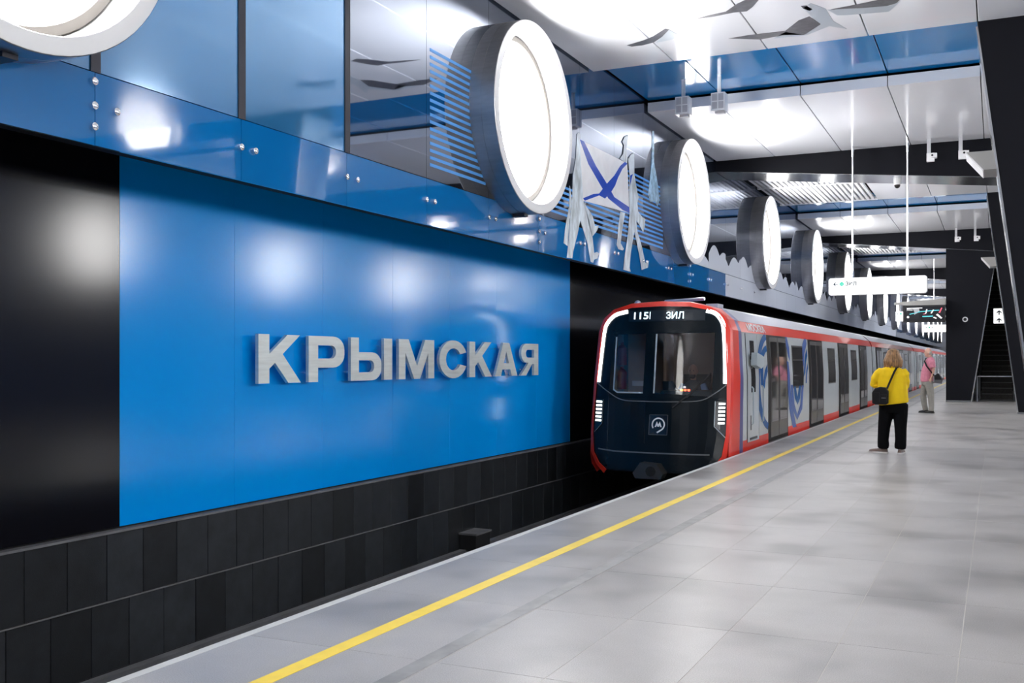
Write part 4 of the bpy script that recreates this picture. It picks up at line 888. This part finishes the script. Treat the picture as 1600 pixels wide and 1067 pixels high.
# ------------------------------------------------------------------ hanging signs, screens, speakers, cameras
def hang_sign(Y, label):
    x0, x1, z0, z1 = -3.388, -1.341, 2.95, 3.34; r = empty('hanging_sign', ((x0+x1)/2, Y, z0))
    def rr_(x0, x1, z0, z1, q_): return [(x0+q_, z0), (x1-q_, z0)]+arc(x1-q_, z0+q_, q_, -90, 0, 4)+arc(x1-q_, z1-q_, q_, 0, 90, 4)+arc(x0+q_, z1-q_, q_, 90, 180, 4)+arc(x0+q_, z0+q_, q_, 180, 270, 4)
    MB().prism(rr_(x0, x1, z0, z1, .06), 'y', Y-.05, Y+.06).build('case', 'sign_frame', r)
    MB().prism(rr_(x0+.012, x1-.012, z0+.012, z1-.012, .05), 'y', Y-.056, Y-.048).build('lightbox', 'sign_white', r)
    for x_ in (-2.878, -1.743):
        rd = MB().tube([(x_, Y, z1+.14), (x_, Y, ZC-.03-.2)], .018, 8).build('rod', 'rod_steel', r)
        MB().tube([(x_, Y, z1-.02), (x_, Y, z1+.14)], .03, 8).build('clamp', 'chrome', rd); MB().tube([(x_, Y, ZC-.25), (x_, Y, ZC-.02)], .03, 8).build('hook', 'chrome', rd)
    a = x0+.10; zc = z1-.14
    MB().prism([(a, zc), (a+.05, zc+.05), (a+.065, zc+.035), (a+.04, zc+.01), (a+.11, zc+.01), (a+.11, zc-.01), (a+.04, zc-.01), (a+.065, zc-.035), (a+.05, zc-.05)], 'y', Y-.060, Y-.055).build('arrow', 'sign_ink', r)
    n = 18; MB().prism([(a+.185+.045*math.cos(2*math.pi*k/n), zc+.045*math.sin(2*math.pi*k/n)) for k in range(n)], 'y', Y-.060, Y-.055).build('line_badge', 'sign_green', r)
    text_mesh('badge_number', '14', .05, 'print_white', r, lambda u, v, w_: (a+.157+u, Y-.061-w_, zc-.018+v), .001)
    text_mesh('direction_text', 'ЗИЛ', .115, 'sign_ink', r, lambda u, v, w_: (a+.26+u, Y-.060-w_, zc-.035+v), .001, 1, .004)
    tag(r, label, 'sign', 'hanging direction signs'); return r
s1 = hang_sign(23.6, 'long white lit direction sign with a green badge, hanging before the black beam')
c = copy_tree(s1); c.location.y = 56.2; tag(c, 'long white lit direction sign hanging beyond the black information screen')
Y = 39.9; sc = empty('information_screen', (-2.3, Y, 2.9))
MB().box(-3.09, -1.665, Y-.05, Y+.08, 2.90, 3.52).build('case', 'rubber', sc); dsp = MB().box(-3.03, -1.71, Y-.056, Y-.049, 2.96, 3.47).build('display', 'screen_black', sc)
ql = lambda nm, pts, mt: shape(nm, [[(-3.03+1.32*u, 2.96+.51*v) for u, v in pts]], .002, mt, dsp, lambda u, v, w_: (u, Y-.057-w_, v))
ql('map_text', [(.05, .86), (.45, .88), (.45, .92), (.05, .91)], 'screen_white'); ql('map_text', [(.05, .76), (.2, .74), (.2, .78), (.05, .80)], 'screen_white')
ql('map_area', [(.2, .85), (.36, .88), (.38, .68), (.30, .50), (.24, .42), (.25, .60)], 'device_grille'); ql('map_line', [(.12, .44), (.4, .62), (.6, .66), (.88, .70), (.88, .74), (.6, .70), (.4, .66), (.12, .48)], 'screen_cyan')
ql('map_line', [(.5, .46), (.55, .50), (.58, .80), (.55, .80), (.53, .55)], 'screen_white'); ql('map_line', [(.66, .50), (.69, .50), (.75, .76), (.72, .76)], 'screen_white'); ql('map_line', [(.48, .44), (.54, .47), (.54, .50), (.47, .47)], 'screen_red')
ql('map_line', [(.86, .55), (.9, .72), (.93, .9), (.96, .88), (.93, .70), (.90, .52)], 'screen_red'); ql('map_text', [(.45, .26), (.72, .28), (.72, .33), (.45, .31)], 'screen_cyan'); ql('map_label', [(.8, .40), (.92, .12), (.96, .16), (.84, .46)], 'screen_white'); ql('map_label', [(.72, .2), (.80, .12), (.82, .16), (.75, .26)], 'screen_white')
ql('map_badge', [(.08+.03*math.cos(k*.5236), .26+.08*math.sin(k*.5236)) for k in range(12)], 'screen_white')
MB().prism([(-3.4, 3.56), (-3.4, 3.64), (-1.665, 3.745), (-1.665, 3.50), (-2.9, 3.52)], 'y', Y-.04, Y+.07).build('mount_bar', 'steel_sheet', sc); MB().box(-1.74, -1.655, Y-.03, YW+.02, 3.55, 3.7).build('wall_arm', 'steel_sheet', sc)
tag(sc, 'black information screen with a metro map mounted on the portal wall', 'screen')
sq = empty('square_sign', (-3.22, Y, 2.95)); MB().box(-3.345, -3.10, Y-.05, Y+.05, 2.95, 3.30).build('lightbox', 'sign_white', sq); MB().box(-3.25, -3.2, Y-.01, Y+.03, 3.28, 3.60).build('hanger', 'steel_sheet', sq)
n = 14; MB().prism([(-3.17+.035*math.cos(2*math.pi*k/n), 3.22+.035*math.sin(2*math.pi*k/n)) for k in range(n)], 'y', Y-.056, Y-.049).build('line_badge', 'sign_green', sq); MB().prism([(-3.31, 3.22), (-3.28, 3.25), (-3.28, 3.23), (-3.24, 3.23), (-3.24, 3.21), (-3.28, 3.21), (-3.28, 3.19)], 'y', Y-.056, Y-.049).build('arrow', 'sign_ink', sq)
tag(sq, 'small square white lit sign beside the black information screen', 'sign')
for i, (x0, x1) in enumerate(((-5.12, -4.88), (-4.48, -4.24))):
    sp = empty('loudspeaker', ((x0+x1)/2, 17.5, 5.82)); bd = MB().box(x0, x1, 17.45, 17.68, 5.84, 6.15).build('cabinet', 'device_white', sp)
    xm = (x0+x1)/2
    for a, c_ in ((x0+.02, xm-.01), (xm+.01, x1-.02)):
        for z_ in (5.87, 6.01): MB().box(a, c_, 17.445, 17.452, z_, z_+.12).build('grille', 'device_grille', bd)
    MB().box(xm-.03, xm+.03, 17.54, 17.58, 6.13, 6.475).build('hanger', 'rod_steel', sp); MB().box(x0+.06, x1-.02, 17.5, 17.62, 5.80, 5.845).build('yoke', 'device_grille', sp)
    tag(sp, ['white loudspeaker box under the blue ceiling strip, next to the glass wall', 'white loudspeaker box under the blue ceiling strip, farther from the glass wall'][i], 'loudspeaker', 'loudspeakers under the blue strip')
bl = ['white camera on a ceiling bracket before the first black beam, over the signs', 'white camera on a ceiling bracket next to the near wedge fixture', 'white camera on a ceiling bracket before the portal wall, toward the track', 'white camera on a ceiling bracket above the portal wall, next to the far wedge fixture']
k = 0
for Y in (23.4, 39.6):
    for x0 in (-1.34, -.72):
        r = empty('camera_bracket', (x0+.1, Y, 5.75)); z0 = 6.24
        MB().box(x0, x0+.075, Y, Y+.04, 5.76, z0+.01).build('arm', 'rod_steel', r); MB().box(x0-.005, x0+.15, Y-.02, Y+.05, 5.74, 5.92).build('mount_plate', 'device_white', r)
        bd = MB().box(x0+.09, x0+.20, Y-.10, Y+.02, 5.80, 5.90).build('camera_body', 'device_white', r); MB().tube([(x0+.11, Y-.105, 5.855), (x0+.11, Y-.09, 5.855)], .022, 10).build('lens', 'rubber', bd)
        tag(r, bl[k], 'camera', 'cameras on ceiling brackets'); k += 1
p = onY(1402, 283, 24.5); zs = 6.012+(p.x-GLASS)/(-.02-GLASS)*(5.426-6.012)-.01
r = empty('dome_camera', (p.x, 24.5, zs)); MB().tube([(p.x, 24.5, zs), (p.x, 24.5, zs-.14)], [.085, .075], 14).build('housing', 'device_white', r); b = MB().ell((p.x, 24.5, zs-.15), (.065, .065, .07), 14); b.build('dome', 'rubber', r, smooth=True)
tag(r, 'white dome camera under the polished soffit of the black beam', 'camera')
